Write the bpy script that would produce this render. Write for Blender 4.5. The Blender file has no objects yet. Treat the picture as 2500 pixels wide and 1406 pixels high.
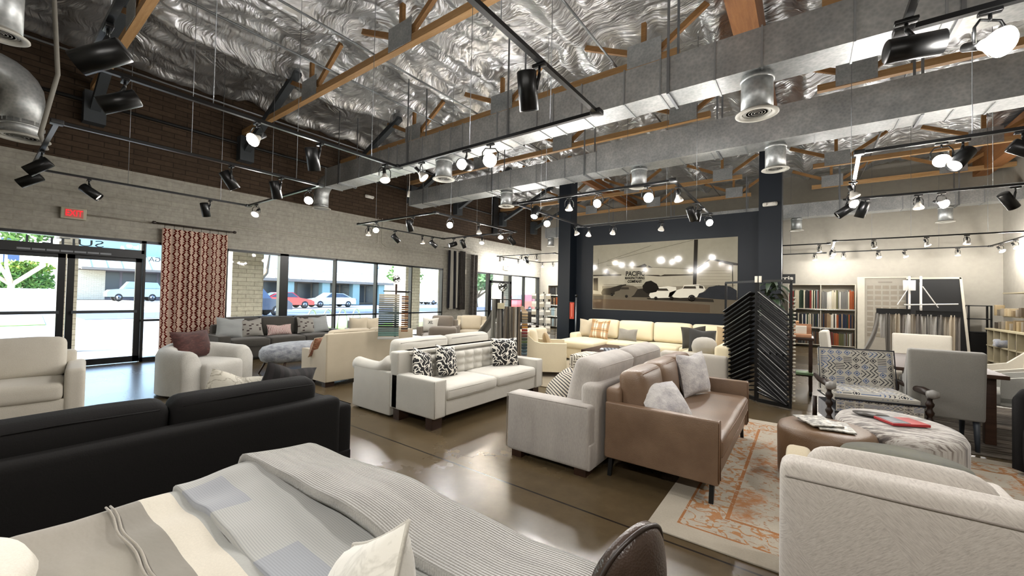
# Furniture showroom with an open foil ceiling, built from procedural meshes and materials.
import bpy, bmesh, math, random
from mathutils import Vector, Matrix, Euler, noise
from math import sin, cos, pi, radians, sqrt, atan2

SC = bpy.context.scene
COL = SC.collection
random.seed(7)

# ------------------------------------------------------------------ camera
def make_camera():
    yw, p, r = radians(36.3), radians(1.16), radians(1.16)
    f = Vector((-sin(yw)*cos(p), cos(yw)*cos(p), sin(p)))
    rt = Vector((cos(yw), sin(yw), 0)); up = rt.cross(f)
    R = rt*cos(r) + up*sin(r); U = up*cos(r) - rt*sin(r)
    cd = bpy.data.cameras.new('camera'); cam = bpy.data.objects.new('camera', cd)
    COL.objects.link(cam)
    cd.sensor_width = 36.0; cd.lens = 975.0/2500*36.0
    cd.clip_start = 0.05; cd.clip_end = 400
    M = Matrix((R, U, -f)).transposed().to_4x4(); M.translation = Vector((0, 0, 1.42))
    cam.matrix_world = M
    SC.camera = cam
make_camera()

SC.view_settings.view_transform = 'Standard'
SC.view_settings.look = 'None'
SC.view_settings.gamma = 1.0
SC.view_settings.use_curve_mapping = False
SC.view_settings.exposure = 0.85
try:
    SC.cycles.use_denoising = True
    SC.cycles.max_bounces = 7
    SC.cycles.diffuse_bounces = 4
    SC.cycles.glossy_bounces = 4
    SC.cycles.transmission_bounces = 4
    SC.cycles.transparent_max_bounces = 8
    SC.cycles.sample_clamp_indirect = 6.0
    SC.cycles.caustics_reflective = False
    SC.cycles.caustics_refractive = False
except Exception:
    pass

# ------------------------------------------------------------------ sky and sun
LAMP = 0.68            # multiplier of every track lamp
SUN_EL, SUN_DIR = radians(38), Vector((-0.4, -0.92, 0))
def make_world():
    w = bpy.data.worlds.new('sky'); SC.world = w; w.use_nodes = True
    nt = w.node_tree; nt.nodes.clear()
    sky = nt.nodes.new('ShaderNodeTexSky'); sky.sky_type = 'NISHITA'
    sky.sun_disc = False; sky.sun_elevation = SUN_EL
    sky.sun_rotation = atan2(SUN_DIR.x, SUN_DIR.y); sky.air_density = 1.0; sky.dust_density = 1.5
    bg = nt.nodes.new('ShaderNodeBackground'); bg.inputs['Strength'].default_value = 0.85
    out = nt.nodes.new('ShaderNodeOutputWorld')
    nt.links.new(sky.outputs[0], bg.inputs['Color']); nt.links.new(bg.outputs[0], out.inputs['Surface'])
make_world()
sl = bpy.data.lights.new('sun', 'SUN'); sl.energy = 10.5; sl.angle = radians(0.6); sl.color = (1, .96, .9)
so = bpy.data.objects.new('sun', sl); COL.objects.link(so)
d = -(SUN_DIR.normalized()*cos(SUN_EL) + Vector((0, 0, sin(SUN_EL))))
so.rotation_euler = d.to_track_quat('-Z', 'Y').to_euler(); so.location = (-20, -10, 20)
# portals: they only tell the renderer where the daylight comes in
for (y0, y1, z0, z1) in ((-3, 10, 0, 2.35), (11.45, 16.4, 0, 2.35)):
    al = bpy.data.lights.new('window_portal', 'AREA'); al.shape = 'RECTANGLE'
    al.size = z1 - z0; al.size_y = y1 - y0; al.cycles.is_portal = True
    ao = bpy.data.objects.new('window_portal', al); COL.objects.link(ao)
    ao.location = (-10.55, (y0+y1)/2, (z0+z1)/2); ao.rotation_euler = (0, -pi/2, 0)

# ------------------------------------------------------------------ node helpers
def lin(h):
    if isinstance(h, tuple): return h if len(h) == 4 else (*h, 1)
    h = h.lstrip('#'); v = [int(h[i:i+2], 16)/255 for i in (0, 2, 4)]
    return tuple((c/12.92 if c <= .04045 else ((c+.055)/1.055)**2.4) for c in v) + (1,)

class N:
    """small wrapper that makes shader node graphs readable"""
    def __init__(s, name):
        s.m = bpy.data.materials.new(name); s.m.use_nodes = True
        s.t = s.m.node_tree; s.t.nodes.clear()
        s.out = s.t.nodes.new('ShaderNodeOutputMaterial')
        s._obj = None
    def node(s, typ, ins=None, out=0, **props):
        n = s.t.nodes.new(typ)
        for k, v in props.items(): setattr(n, k, v)
        for k, v in (ins or {}).items(): s.put(n.inputs[k], v)
        return n.outputs[out]
    def put(s, sock, v):
        if isinstance(v, bpy.types.NodeSocket): s.t.links.new(v, sock)
        elif isinstance(v, str): sock.default_value = lin(v)
        else: sock.default_value = v
    def co(s, kind='Object'):
        return s.node('ShaderNodeTexCoord', out={'Generated': 0, 'Object': 3, 'UV': 2}[kind])
    def world(s):
        return s.node('ShaderNodeNewGeometry')
    def map(s, vec, scale=(1, 1, 1), rot=(0, 0, 0), loc=(0, 0, 0)):
        return s.node('ShaderNodeMapping', {'Vector': vec, 'Scale': scale, 'Rotation': rot, 'Location': loc})
    def xyz(s, vec):
        n = s.t.nodes.new('ShaderNodeSeparateXYZ'); s.put(n.inputs[0], vec); return n.outputs
    def comb(s, x, y, z=0.0):
        return s.node('ShaderNodeCombineXYZ', {0: x, 1: y, 2: z})
    def ma(s, op, a, b=0.0, c=None, clamp=False):
        n = s.t.nodes.new('ShaderNodeMath'); n.operation = op; n.use_clamp = clamp
        s.put(n.inputs[0], a); s.put(n.inputs[1], b)
        if c is not None: s.put(n.inputs[2], c)
        return n.outputs[0]
    def noise(s, vec, scale=5, detail=3, rough=.55, dist=0, out=0):
        return s.node('ShaderNodeTexNoise', {'Vector': vec, 'Scale': scale, 'Detail': detail, 'Roughness': rough, 'Distortion': dist}, out=out)
    def ramp(s, fac, stops, interp='LINEAR'):
        n = s.t.nodes.new('ShaderNodeValToRGB'); s.put(n.inputs[0], fac)
        e = n.color_ramp.elements; n.color_ramp.interpolation = interp
        while len(e) < len(stops): e.new(.5)
        for i, (p, c) in enumerate(stops): e[i].position = p; e[i].color = lin(c)
        return n.outputs[0]
    def mix(s, f, a, b, blend='MIX'):
        n = s.t.nodes.new('ShaderNodeMix'); n.data_type = 'RGBA'; n.blend_type = blend
        s.put(n.inputs[0], f); s.put(n.inputs[6], a if not isinstance(a, tuple) else lin(a)); s.put(n.inputs[7], b if not isinstance(b, tuple) else lin(b))
        return n.outputs[2]
    def bump(s, h, strength=.3, dist=.01, normal=None):
        ins = {'Height': h, 'Strength': strength, 'Distance': dist}
        if normal is not None: ins['Normal'] = normal
        return s.node('ShaderNodeBump', ins)
    def bsdf(s, color, rough=.6, metal=0.0, normal=None, spec=.5, sheen=0, coat=0, emit=None, estr=0, coat_rough=.1):
        ins = {'Base Color': color, 'Roughness': rough, 'Metallic': metal, 'Specular IOR Level': spec}
        if sheen: ins['Sheen Weight'] = sheen
        if coat: ins['Coat Weight'] = coat; ins['Coat Roughness'] = coat_rough
        if normal is not None: ins['Normal'] = normal
        if emit is not None: ins['Emission Color'] = emit; ins['Emission Strength'] = estr
        b = s.node('ShaderNodeBsdfPrincipled', ins)
        s.t.links.new(b, s.out.inputs['Surface']); return s.m

_plain = {}
def plain(color, rough=.55, metal=0.0, spec=.5, coat=0):
    k = (color, rough, metal, spec, coat)
    if k not in _plain:
        n = N('paint_' + str(len(_plain)))
        v = n.noise(n.co(), 9, 2)
        c = n.mix(.12, lin(color), n.ramp(v, [(0.2, '#555555'), (.8, '#ffffff')]), 'MULTIPLY')
        _plain[k] = n.bsdf(c, rough, metal, spec=spec, coat=coat)
    return _plain[k]

_fab = {}
def fabric(color, dark=None, weave=160, bump=.35, mottled=.25, rough=.9, sheen=.25, scale=6, stretch=(1, 1, 1)):
    k = (color, dark, weave, bump, mottled, scale, stretch)
    if k in _fab: return _fab[k]
    n = N('fabric_' + str(len(_fab))); co = n.co()
    big = n.noise(n.map(co, stretch), scale, 3)
    fine = n.noise(n.map(co, stretch), weave, 2, .7)
    dk = lin(dark) if dark else tuple(c*.72 for c in lin(color)[:3]) + (1,)
    f = n.ma('ADD', n.ma('MULTIPLY', n.ma('SUBTRACT', big, .5), mottled*2.2), n.ma('MULTIPLY', n.ma('SUBTRACT', fine, .5), .9))
    c = n.mix(n.ma('ADD', f, .45, clamp=True), lin(color), dk)
    _fab[k] = n.bsdf(c, rough, normal=n.bump(fine, bump, .004), spec=.25, sheen=sheen)
    return _fab[k]

# ------------------------------------------------------------------ mesh helpers
class MB:
    """collects geometry for ONE mesh object"""
    def __init__(s, M=None):
        s.v, s.f, s.mi, s.sm, s.uv, s.M = [], [], [], [], [], (M or Matrix())
    def add(s, vs, fs, m=0, smooth=False, uvs=None, M=None):
        b = len(s.v); T = s.M @ M if M is not None else s.M
        s.v += [T @ Vector(p) for p in vs]
        for i, f in enumerate(fs):
            s.f.append([b+k for k in f]); s.mi.append(m); s.sm.append(smooth)
            s.uv.append([uvs[k] for k in f] if uvs else None)
        return s
    def box(s, x0, x1, y0, y1, z0, z1, m=0, M=None):
        vs = [(x, y, z) for x in (x0, x1) for y in (y0, y1) for z in (z0, z1)]
        return s.add(vs, [(0, 1, 3, 2), (4, 6, 7, 5), (0, 4, 5, 1), (2, 3, 7, 6), (0, 2, 6, 4), (1, 5, 7, 3)], m, M=M)
    def rbox(s, x0, x1, y0, y1, z0, z1, r=.03, n=4, m=0, puff=(0, 0, 0), M=None, wob=0, wfreq=3, seed=0, seg=3, squash=0):
        """rounded box; puff pushes the faces out like a stuffed cushion"""
        lo = Vector((x0, y0, z0)); hi = Vector((x1, y1, z1)); r = min(r, (x1-x0)/2.01, (y1-y0)/2.01, (z1-z0)/2.01)
        def coords(a, b, k):
            c = [a + r*(1-cos(pi/2*i/seg)) for i in range(seg)]
            c += [a + r + (b-a-2*r)*i/k for i in range(k+1)]
            c += [b - r*(1-cos(pi/2*i/seg)) for i in range(seg-1, -1, -1)]
            return c
        X, Y, Z = coords(x0, x1, n), coords(y0, y1, n), coords(z0, z1, max(1, n//2) if (z1-z0) < .35 else n)
        idx = {}; vs = []; fs = []
        ctr = (lo+hi)/2; hs = (hi-lo)/2
        def vert(p):
            key = (round(p[0], 5), round(p[1], 5), round(p[2], 5))
            if key in idx: return idx[key]
            P = Vector(p); inner = Vector([min(max(P[i], lo[i]+r), hi[i]-r) for i in range(3)])
            dv = P - inner; Q = inner + (dv.normalized()*r if dv.length > 1e-6 else dv)
            u = [(Q[i]-ctr[i])/hs[i] for i in range(3)]
            for a in range(3):
                if puff[a]:
                    b_, c_ = (a+1) % 3, (a+2) % 3
                    w = max(0, 1-u[b_]**2)**.6 * max(0, 1-u[c_]**2)**.6
                    Q[a] += puff[a]*u[a]*w
            if wob:
                nv = noise.noise_vector(Q*wfreq + Vector((seed*3.7, seed, 0)))
                Q += nv*wob
            idx[key] = len(vs); vs.append(Q); return idx[key]
        def face(A, B, fn, flip):
            for i in range(len(A)-1):
                for j in range(len(B)-1):
                    q = [vert(fn(A[i], B[j])), vert(fn(A[i+1], B[j])), vert(fn(A[i+1], B[j+1])), vert(fn(A[i], B[j+1]))]
                    if flip: q.reverse()
                    if len(set(q)) == 4: fs.append(q)
                    elif len(set(q)) == 3:
                        fs.append([q[k] for k in range(4) if q[k] != q[k-1]])
        face(X, Y, lambda a, b: (a, b, z0), True); face(X, Y, lambda a, b: (a, b, z1), False)
        face(X, Z, lambda a, b: (a, y0, b), False); face(X, Z, lambda a, b: (a, y1, b), True)
        face(Y, Z, lambda a, b: (x0, a, b), True); face(Y, Z, lambda a, b: (x1, a, b), False)
        return s.add(vs, fs, m, True, M=M)
    def tube(s, pts, r=.01, n=8, m=0, closed=False, smooth=True, M=None, cap=True):
        P = [Vector(p) for p in pts]; k = len(P); rs = r if isinstance(r, (list, tuple)) else [r]*k
        vs = []; fs = []; up = None
        for i in range(k):
            if closed: t = (P[(i+1) % k] - P[i-1])
            else: t = P[min(i+1, k-1)] - P[max(i-1, 0)]
            t.normalize()
            if up is None: up = t.orthogonal().normalized()
            else:
                up = up - t*up.dot(t)
                up = up.normalized() if up.length > 1e-5 else t.orthogonal().normalized()
            w = t.cross(up)
            for j in range(n):
                a = 2*pi*j/n + pi/n; vs.append(P[i] + (up*cos(a) + w*sin(a))*rs[i])
        for i in range(k if closed else k-1):
            for j in range(n):
                a, b = i*n+j, i*n+(j+1) % n; c, d_ = ((i+1) % k)*n+(j+1) % n, ((i+1) % k)*n+j
                fs.append((a, b, c, d_))
        if not closed and cap: fs += [tuple(range(n-1, -1, -1)), tuple((k-1)*n+j for j in range(n))]
        return s.add(vs, fs, m, smooth and n > 4, M=M)
    def bar(s, p0, p1, w=.04, h=.04, m=0, up=(0, 0, 1), M=None):
        p0, p1 = Vector(p0), Vector(p1); t = (p1-p0).normalized(); u = Vector(up)
        if abs(t.dot(u)) > .98: u = Vector((1, 0, 0))
        a = t.cross(u).normalized(); b = a.cross(t)
        vs = [p + a*sx*w/2 + b*sz*h/2 for p in (p0, p1) for sx in (-1, 1) for sz in (-1, 1)]
        return s.add(vs, [(0, 1, 3, 2), (4, 6, 7, 5), (0, 4, 5, 1), (2, 3, 7, 6), (0, 2, 6, 4), (1, 5, 7, 3)], m, M=M)
    def lathe(s, prof, n=24, m=0, M=None, smooth=True, sx=1, sy=1):
        vs = []; fs = []; k = len(prof)
        for (r_, z) in prof:
            for j in range(n):
                a = 2*pi*j/n; vs.append((r_*cos(a)*sx, r_*sin(a)*sy, z))
        for i in range(k-1):
            for j in range(n):
                fs.append((i*n+j, i*n+(j+1) % n, (i+1)*n+(j+1) % n, (i+1)*n+j))
        if prof[0][0] > 1e-4: fs.append(tuple(range(n-1, -1, -1)))
        if prof[-1][0] > 1e-4: fs.append(tuple((k-1)*n+j for j in range(n)))
        return s.add(vs, fs, m, smooth, M=M)
    def prism(s, poly, h, axis='y', at=0.0, m=0, M=None, smooth=False):
        """poly in the two other axes (x,z for y; y,z for x; x,y for z), extruded by h along axis"""
        def P(a, b, t): return {'y': (a, t, b), 'x': (t, a, b), 'z': (a, b, t)}[axis]
        k = len(poly); vs = [P(a, b, at) for a, b in poly] + [P(a, b, at+h) for a, b in poly]
        fs = [tuple(range(k)), tuple(range(2*k-1, k-1, -1))] + [(i, (i+1) % k, k+(i+1) % k, k+i)[::-1] for i in range(k)]
        return s.add(vs, fs, m, smooth, M=M)
    def grid(s, fn, nu, nv, m=0, smooth=True, uv=True, M=None, wrap=False):
        vs = []; us = []
        for i in range(nu+1):
            for j in range(nv+1):
                vs.append(fn(i/nu, j/nv)); us.append((i/nu, j/nv))
        fs = [(i*(nv+1)+j, (i+1)*(nv+1)+j, (i+1)*(nv+1)+j+1, i*(nv+1)+j+1) for i in range(nu) for j in range(nv)]
        return s.add(vs, fs, m, smooth, us if uv else None, M=M)
    def pillow(s, w, h, t, m=0, M=None, n=18, seed=0, chop=0.0, sag=0.02):
        """stuffed square cushion: width x, height z (0..h), thickness y"""
        for side in (-1, 1):
            def fn(u, v, side=side):
                a, b = u*2-1, v*2-1
                e = max(0, (1-abs(a)**2.6))*max(0, (1-abs(b)**2.6))
                th = t*.5*e**.55
                px = a*w/2*(1-.07*(1-b*b)*(abs(a)**1.5)) ; pz = b*h/2*(1-.07*(1-a*a)*(abs(b)**1.5))
                if b > 0: pz -= chop*math.exp(-(a/.33)**2)*b
                q = Vector((px, side*th, pz + h/2))
                nv = noise.noise(Vector((px*6+seed, pz*6, side*.5+seed*2)))
                q.y += nv*sag*e**.5*side
                return q
            g = MB(); g.grid(fn, n, n)
            fs = g.f if side < 0 else [f[::-1] for f in g.f]
            uv = [None]*len(g.v)
            for i in range(n+1):
                for j in range(n+1): uv[i*(n+1)+j] = (i/n, j/n)
            s.add(g.v, fs, m, True, uv, M=M)
        return s
    def build(s, name, mats, parent=None, loc=None, weld=False):
        me = bpy.data.meshes.new(name); me.from_pydata([tuple(p) for p in s.v], [], s.f)
        if not isinstance(mats, (list, tuple)): mats = [mats]
        for m_ in mats: me.materials.append(m_)
        me.polygons.foreach_set('material_index', s.mi); me.polygons.foreach_set('use_smooth', s.sm)
        if any(u is not None for u in s.uv):
            l = me.uv_layers.new(name='UVMap'); k = 0
            for u, f in zip(s.uv, s.f):
                for q in range(len(f)):
                    l.data[k].uv = u[q] if u else (0, 0); k += 1
        me.validate(); me.update()
        if weld:
            bm = bmesh.new(); bm.from_mesh(me); bmesh.ops.remove_doubles(bm, verts=bm.verts, dist=1e-5); bm.to_mesh(me); bm.free()
        o = bpy.data.objects.new(name, me); COL.objects.link(o)
        if parent is not None: o.parent = parent
        if loc is not None: o.location = loc
        return o

def setp(o, label=None, cat=None, group=None, kind=None):
    if label: o['label'] = label
    if cat: o['category'] = cat
    if group: o['group'] = group
    if kind: o['kind'] = kind
    return o
def thing(name, label, cat, loc=(0, 0, 0), rz=0.0, group=None, rot=None):
    o = bpy.data.objects.new(name, None); COL.objects.link(o); o.empty_display_size = .1
    o.location = loc; o.rotation_euler = rot if rot is not None else (0, 0, rz)
    return setp(o, label, cat, group)
def single(mb, name, mats, label, cat, loc=(0, 0, 0), rz=0.0, group=None, rot=None):
    o = mb.build(name, mats); o.location = loc; o.rotation_euler = rot if rot is not None else (0, 0, rz)
    return setp(o, label, cat, group)
def struct(mb, name, mats, label=None, parent=None):
    o = mb.build(name, mats, parent)
    if parent is None: o['kind'] = 'structure'; o['label'] = label or ('the ' + name.replace('_', ' ')); o['category'] = 'room shell'
    return o
def dup(root, loc, rz, label, group=None, scale=None):
    r = root.copy(); COL.objects.link(r); r.location = loc; r.rotation_euler = (0, 0, rz); r['label'] = label
    if group: r['group'] = group
    for ch in list(root.children):
        c = ch.copy(); COL.objects.link(c); c.parent = r
        for g in ch.children:
            q = g.copy(); COL.objects.link(q); q.parent = c
    return r
def text_mesh(txt, size, name, mat, parent, loc, rot=(0, 0, 0), ext=.001, offset=0, mirror=False, align='CENTER', width=None):
    cu = bpy.data.curves.new('lettering', 'FONT'); cu.body = txt; cu.size = size; cu.extrude = ext; cu.offset = offset
    cu.align_x = align; cu.align_y = 'CENTER'; cu.resolution_u = 3
    t = bpy.data.objects.new('lettering', cu); COL.objects.link(t)
    bpy.context.view_layer.update()
    me = bpy.data.meshes.new_from_object(t.evaluated_get(bpy.context.evaluated_depsgraph_get()))
    bpy.data.objects.remove(t)
    xs = [v.co.x for v in me.vertices]; ww = max(xs)-min(xs); sx = (width/ww if width else 1)*(-1 if mirror else 1)
    for v in me.vertices: v.co.x *= sx
    if mirror: me.flip_normals()
    me.materials.clear(); me.materials.append(mat)
    o = bpy.data.objects.new(name, me); COL.objects.link(o); o.parent = parent; o.location = loc; o.rotation_euler = rot
    return o
def RZ(a): return Matrix.Rotation(a, 4, 'Z')
def RX(a): return Matrix.Rotation(a, 4, 'X')
def RY(a): return Matrix.Rotation(a, 4, 'Y')
def T(*p): return Matrix.Translation(Vector(p))
# ------------------------------------------------------------------ shared materials
def m_floor():
    n = N('polished_concrete'); g = n.world(); x = n.xyz(g)
    a = n.noise(g, .7, 5, .6); b = n.noise(g, 6, 4, .6); c = n.noise(g, 60, 2)
    col = n.ramp(n.ma('ADD', n.ma('MULTIPLY', a, .65), n.ma('MULTIPLY', b, .35)), [(.3, '#413625'), (.5, '#524530'), (.72, '#63553e')])
    col = n.mix(n.ma('MULTIPLY', c, .25), col, lin('#3a3127'))
    jn = None
    for y0 in (1.57, 2.47, 5.6, 8.7, 11.8, -1.5, 14.9):
        e = n.ma('LESS_THAN', n.ma('ABSOLUTE', n.ma('SUBTRACT', x[1], y0)), .008)
        jn = e if jn is None else n.ma('MAXIMUM', jn, e)
    for x0 in (-8.6, -4.4, 1.9):
        jn = n.ma('MAXIMUM', jn, n.ma('LESS_THAN', n.ma('ABSOLUTE', n.ma('SUBTRACT', x[0], x0)), .007))
    col = n.mix(jn, col, lin('#1a1511'))
    r = n.ma('ADD', n.ma('MULTIPLY', a, .1), .22)
    return n.bsdf(col, r, spec=.45)
def m_brick(c1, c2, mortar, contrast=1.0, bw=.4, bh=.1, rough=.85, bstr=.5):
    n = N('brick'); g = n.world(); x = n.xyz(g)
    v = n.comb(n.ma('ADD', x[1], x[0]), x[2], 0.0)
    nb = n.t.nodes.new('ShaderNodeTexBrick')
    for k, q in {'Vector': v, 'Color1': lin(c1), 'Color2': lin(c2), 'Mortar': lin(mortar), 'Scale': 1.0, 'Mortar Size': .008, 'Brick Width': bw, 'Row Height': bh}.items(): n.put(nb.inputs[k], q)
    ns = n.noise(g, 14, 4)
    col = n.mix(.35, nb.outputs[0], n.ramp(ns, [(.25, '#777777'), (.75, '#ffffff')]), 'MULTIPLY')
    h = n.ma('ADD', n.ma('MULTIPLY', nb.outputs[1], -1.0), n.ma('MULTIPLY', ns, .5))
    return n.bsdf(col, rough, normal=n.bump(h, bstr, .012), spec=.25)
def m_foil():
    n = N('foil_insulation'); co = n.co()
    warp = n.node('ShaderNodeVectorMath', {0: n.noise(n.map(co, (.5, .5, 1)), 1.4, 2, .5, out=1), 'Scale': 1.7}, operation='SCALE')
    wc = n.node('ShaderNodeVectorMath', {0: co, 1: warp}, operation='ADD')
    a = n.noise(n.map(wc, (.8, 3.6, 1)), 1.6, 3, .5); b = n.noise(n.map(wc, (2.2, 7.5, 1)), 2.0, 2, .5)
    h = n.ma('ADD', n.ma('MULTIPLY', a, 1.0), n.ma('MULTIPLY', b, .35))
    col = n.ramp(a, [(.3, '#bfc1c4'), (.6, '#d9dbdd'), (.8, '#f1f2f4')])
    return n.bsdf(col, .33, .86, normal=n.bump(h, 1.0, .09))
def m_duct():
    n = N('galvanised_steel'); co = n.co(); g = n.world()
    v = n.node('ShaderNodeTexVoronoi', {'Vector': g, 'Scale': 28.0}); a = n.noise(g, 3, 4)
    col = n.ramp(n.ma('ADD', n.ma('MULTIPLY', v, .3), n.ma('MULTIPLY', a, .7)), [(.2, '#8f9395'), (.55, '#b2b5b5'), (.85, '#d0d1cf')])
    return n.bsdf(col, n.ma('ADD', n.ma('MULTIPLY', a, .2), .32), .75, normal=n.bump(n.noise(g, 2.5, 3), .3, .03))
def m_wood(c1, c2, rough=.55, stretch=(1, 12, 12), scale=2.0, coat=0):
    n = N('wood'); co = n.co()
    a = n.noise(n.map(co, stretch), scale, 5, .6, .6); b = n.noise(n.map(co, tuple(s*3 for s in stretch)), scale*4, 2)
    col = n.ramp(n.ma('ADD', n.ma('MULTIPLY', a, .75), n.ma('MULTIPLY', b, .25)), [(.3, c2), (.7, c1)])
    return n.bsdf(col, rough, normal=n.bump(a, .15, .004), spec=.35, coat=coat)
def m_glass(name='window_glass'):
    n = N(name)
    tr = n.node('ShaderNodeBsdfTransparent', {'Color': (.97, .985, .98, 1)})
    gl = n.node('ShaderNodeBsdfGlossy', {'Color': (1, 1, 1, 1), 'Roughness': .02})
    fr = n.node('ShaderNodeFresnel', {'IOR': 1.45})
    mx = n.node('ShaderNodeMixShader', {0: n.ma('MULTIPLY', fr, .55), 1: tr, 2: gl})
    n.t.links.new(mx, n.out.inputs['Surface']); return n.m
def m_emit(c, s, name='light'):
    n = N(name); e = n.node('ShaderNodeEmission', {'Color': lin(c), 'Strength': s}); n.t.links.new(e, n.out.inputs['Surface']); return n.m
def m_leather(c1, c2, rough=.38):
    n = N('leather'); co = n.co(); a = n.noise(co, 4, 4); v = n.node('ShaderNodeTexVoronoi', {'Vector': co, 'Scale': 160.0})
    col = n.ramp(a, [(.3, c2), (.7, c1)])
    return n.bsdf(col, n.ma('ADD', n.ma('MULTIPLY', a, .15), rough-.07), normal=n.bump(n.ma('ADD', v, n.ma('MULTIPLY', a, 2.0)), .25, .004), spec=.5)

FLOOR = m_floor()
BRICK_W = m_brick('#aaa69b', '#a5a197', '#9e9a90', bstr=.22)
BRICK_D = m_brick('#4e3f31', '#43362a', '#2f261e', bstr=.5)
FOIL = m_foil(); DUCT = m_duct()
TRUSS = m_wood('#b48a5a', '#8f683f'); TRUSS_X = m_wood('#c9a376', '#a8804f', stretch=(1, 12, 12))
BEAM = m_wood('#9c6a3c', '#784c28', stretch=(12, 1, 12))
GLASS = m_glass()
BLACK = plain('#101112', .45, 0.0); BLACKM = plain('#0e0f10', .35, .3)
ALU = plain('#17181a', .35, .4); CHROME = plain('#c8c9ca', .18, 1.0); STEEL = plain('#8e9296', .4, .9)
WHITE = plain('#e6e3dc', .6); OFFW = plain('#cfc9bb', .75); NAVY = plain('#0d1620', .5, 0, .35)
WALLP = plain('#a5a095', .85, 0, .2)
GREYST = plain('#41464a', .6, .2)

# ------------------------------------------------------------------ room shell
XW, YB, XR, YN, ZC = -10.4, 16.5, 4.3, -3.6, 5.75
struct(MB().box(XW-.3, XR+.2, YN-.2, YB+.3, -.12, 0), 'floor', FLOOR, 'polished brown concrete floor with saw-cut joints')

def foil_z(x, y):
    z = 5.62
    for k, px in enumerate((-10.1, -8.1, -6.15, -4.95, -3.0, -1.1, 0.0, 1.5, 3.3)):
        dd = abs(x - px - .08*noise.noise(Vector((y*.6, k*5, 0))))
        z -= (.17 + .06*noise.noise(Vector((y*.8, k*3.1, 2))))*math.exp(-(dd/.16)**2)
    z += .16*noise.noise(Vector((x*.8, y*.35, 1)))
    z += .07*(1-abs(noise.noise(Vector((x*2.4+.6*noise.noise(Vector((x, y*.7, 9))), y*1.1, 4))))*2)
    z += .035*(1-abs(noise.noise(Vector((x*7.0, y*2.6, 7))))*2) + .02*noise.noise(Vector((x*15, y*9, 3)))
    ty = ((y - 1.25) % 2.4); ty = min(ty, 2.4-ty)
    z += .09*math.exp(-(ty/.25)**2)*(1+.6*noise.noise(Vector((x*3, y, 5))))
    return z
mb = MB()
nx, ny = 250, 330
mb.grid(lambda u, v: (XW + (XR-XW)*u, YN + (YB-YN)*v, foil_z(XW+(XR-XW)*u, YN+(YB-YN)*v)), nx, ny, uv=False)
mb.f = [f[::-1] for f in mb.f]
struct(mb, 'ceiling', FOIL, 'crumpled silver foil insulation stretched under the roof')
struct(MB().box(XW-.3, XR+.2, YN-.2, YB+.3, 6.2, 6.3), 'roof_deck', BLACK, 'dark roof deck above the foil')

# window wall: piers and the band above the openings
mb = MB()
mb.box(XW-.25, XW, YN, YB, 2.35, 3.68); mb.box(XW-.25, XW, 10.0, 11.45, 0, 2.35)
mb.box(XW-.25, XW, 2.42, 3.38, 0, 2.35)
mb.box(XW-.25, XW, YN, -3.0, 0, 2.35); mb.box(XW-.25, XW, 16.4, YB, 0, 2.35)
struct(mb, 'wall_left', BRICK_W, 'pale painted brick wall above the shop windows')
struct(MB().box(XW-.25, XW-.01, YN, YB, 3.68, 6.2).box(XW-.25, XW+.02, YN, YB, 3.66, 3.70), 'wall_left_upper', BRICK_D, 'dark brown brick band above the painted wall')
struct(MB().box(XW-.25, XR+.2, YB, YB+.2, 0, 6.2), 'wall_back', WALLP, 'greige back wall')
struct(MB().box(XR, XR+.2, YN, YB, 0, 6.2), 'wall_right', WALLP, 'greige right wall')
struct(MB().box(XW-.25, XR+.2, YN-.2, YN, 0, 6.2), 'wall_near', WALLP, 'greige wall behind the viewer')
# a short return of dark boards at the corner above the windows
struct(MB().box(-6.05, -.42, 10.85, 11.05, 0, 3.52), 'wall_centre', NAVY, 'navy feature wall carrying the large photograph')
struct(MB().box(-5.98, -5.58, 10.45, 10.85, 0, 4.98), 'trim_1', NAVY, 'navy column at the left end of the feature wall')
struct(MB().box(-.85, -.42, 10.45, 11.05, 0, 4.98), 'trim_2', NAVY, 'navy column at the right end of the feature wall')

def window(name, y0, y1, z0, z1, mulls, rail=None, label='', x=XW-.1, fw=.05):
    r = thing(name, label, 'window', (x, 0, 0)); r['kind'] = 'structure'
    f = MB(); d_ = .1
    f.box(-.05, d_, y0, y1, z0, z0+fw*1.6); f.box(-.05, d_, y0, y1, z1-fw, z1)
    for yy in [y0+fw/2] + list(mulls) + [y1-fw/2]:
        w = .04
        if isinstance(yy, tuple): yy, w = yy
        f.box(-.05, d_, yy-w/2, yy+w/2, z0, z1)
    if rail: f.box(-.03, d_-.02, y0, y1, rail-.02, rail+.02)
    f.build('window_frame', ALU, r)
    MB().box(0, .012, y0+.01, y1-.01, z0+.02, z1-.01).build('window_pane', GLASS, r)
    return r
window('window_1', 3.38, 10.0, 0.0, 2.35, [(4.62, .2), 5.98, 7.28, 8.6], .8, 'long shop window in black frames between curtain and pillar')
text_mesh('2724', .1, 'lettering', plain('#48708a', .5), bpy.data.objects['window_1'], (.03, 7.45, 2.2), (pi/2, 0, pi/2), width=.22)
w2 = window('window_2', 11.45, 16.4, 0.0, 2.35, [12.55, 12.62, 14.12, 15.15], .8, 'far shop window with a glazed door beside the draperies')
MB().box(.06, .11, 12.62, 12.72, 0, 2.05).box(.06, .11, 13.98, 14.1, 0, 2.05).box(.06, .11, 12.62, 14.1, 1.95, 2.05).box(.06, .11, 12.62, 14.1, 0, .15).build('door_frame', ALU, w2)
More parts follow.
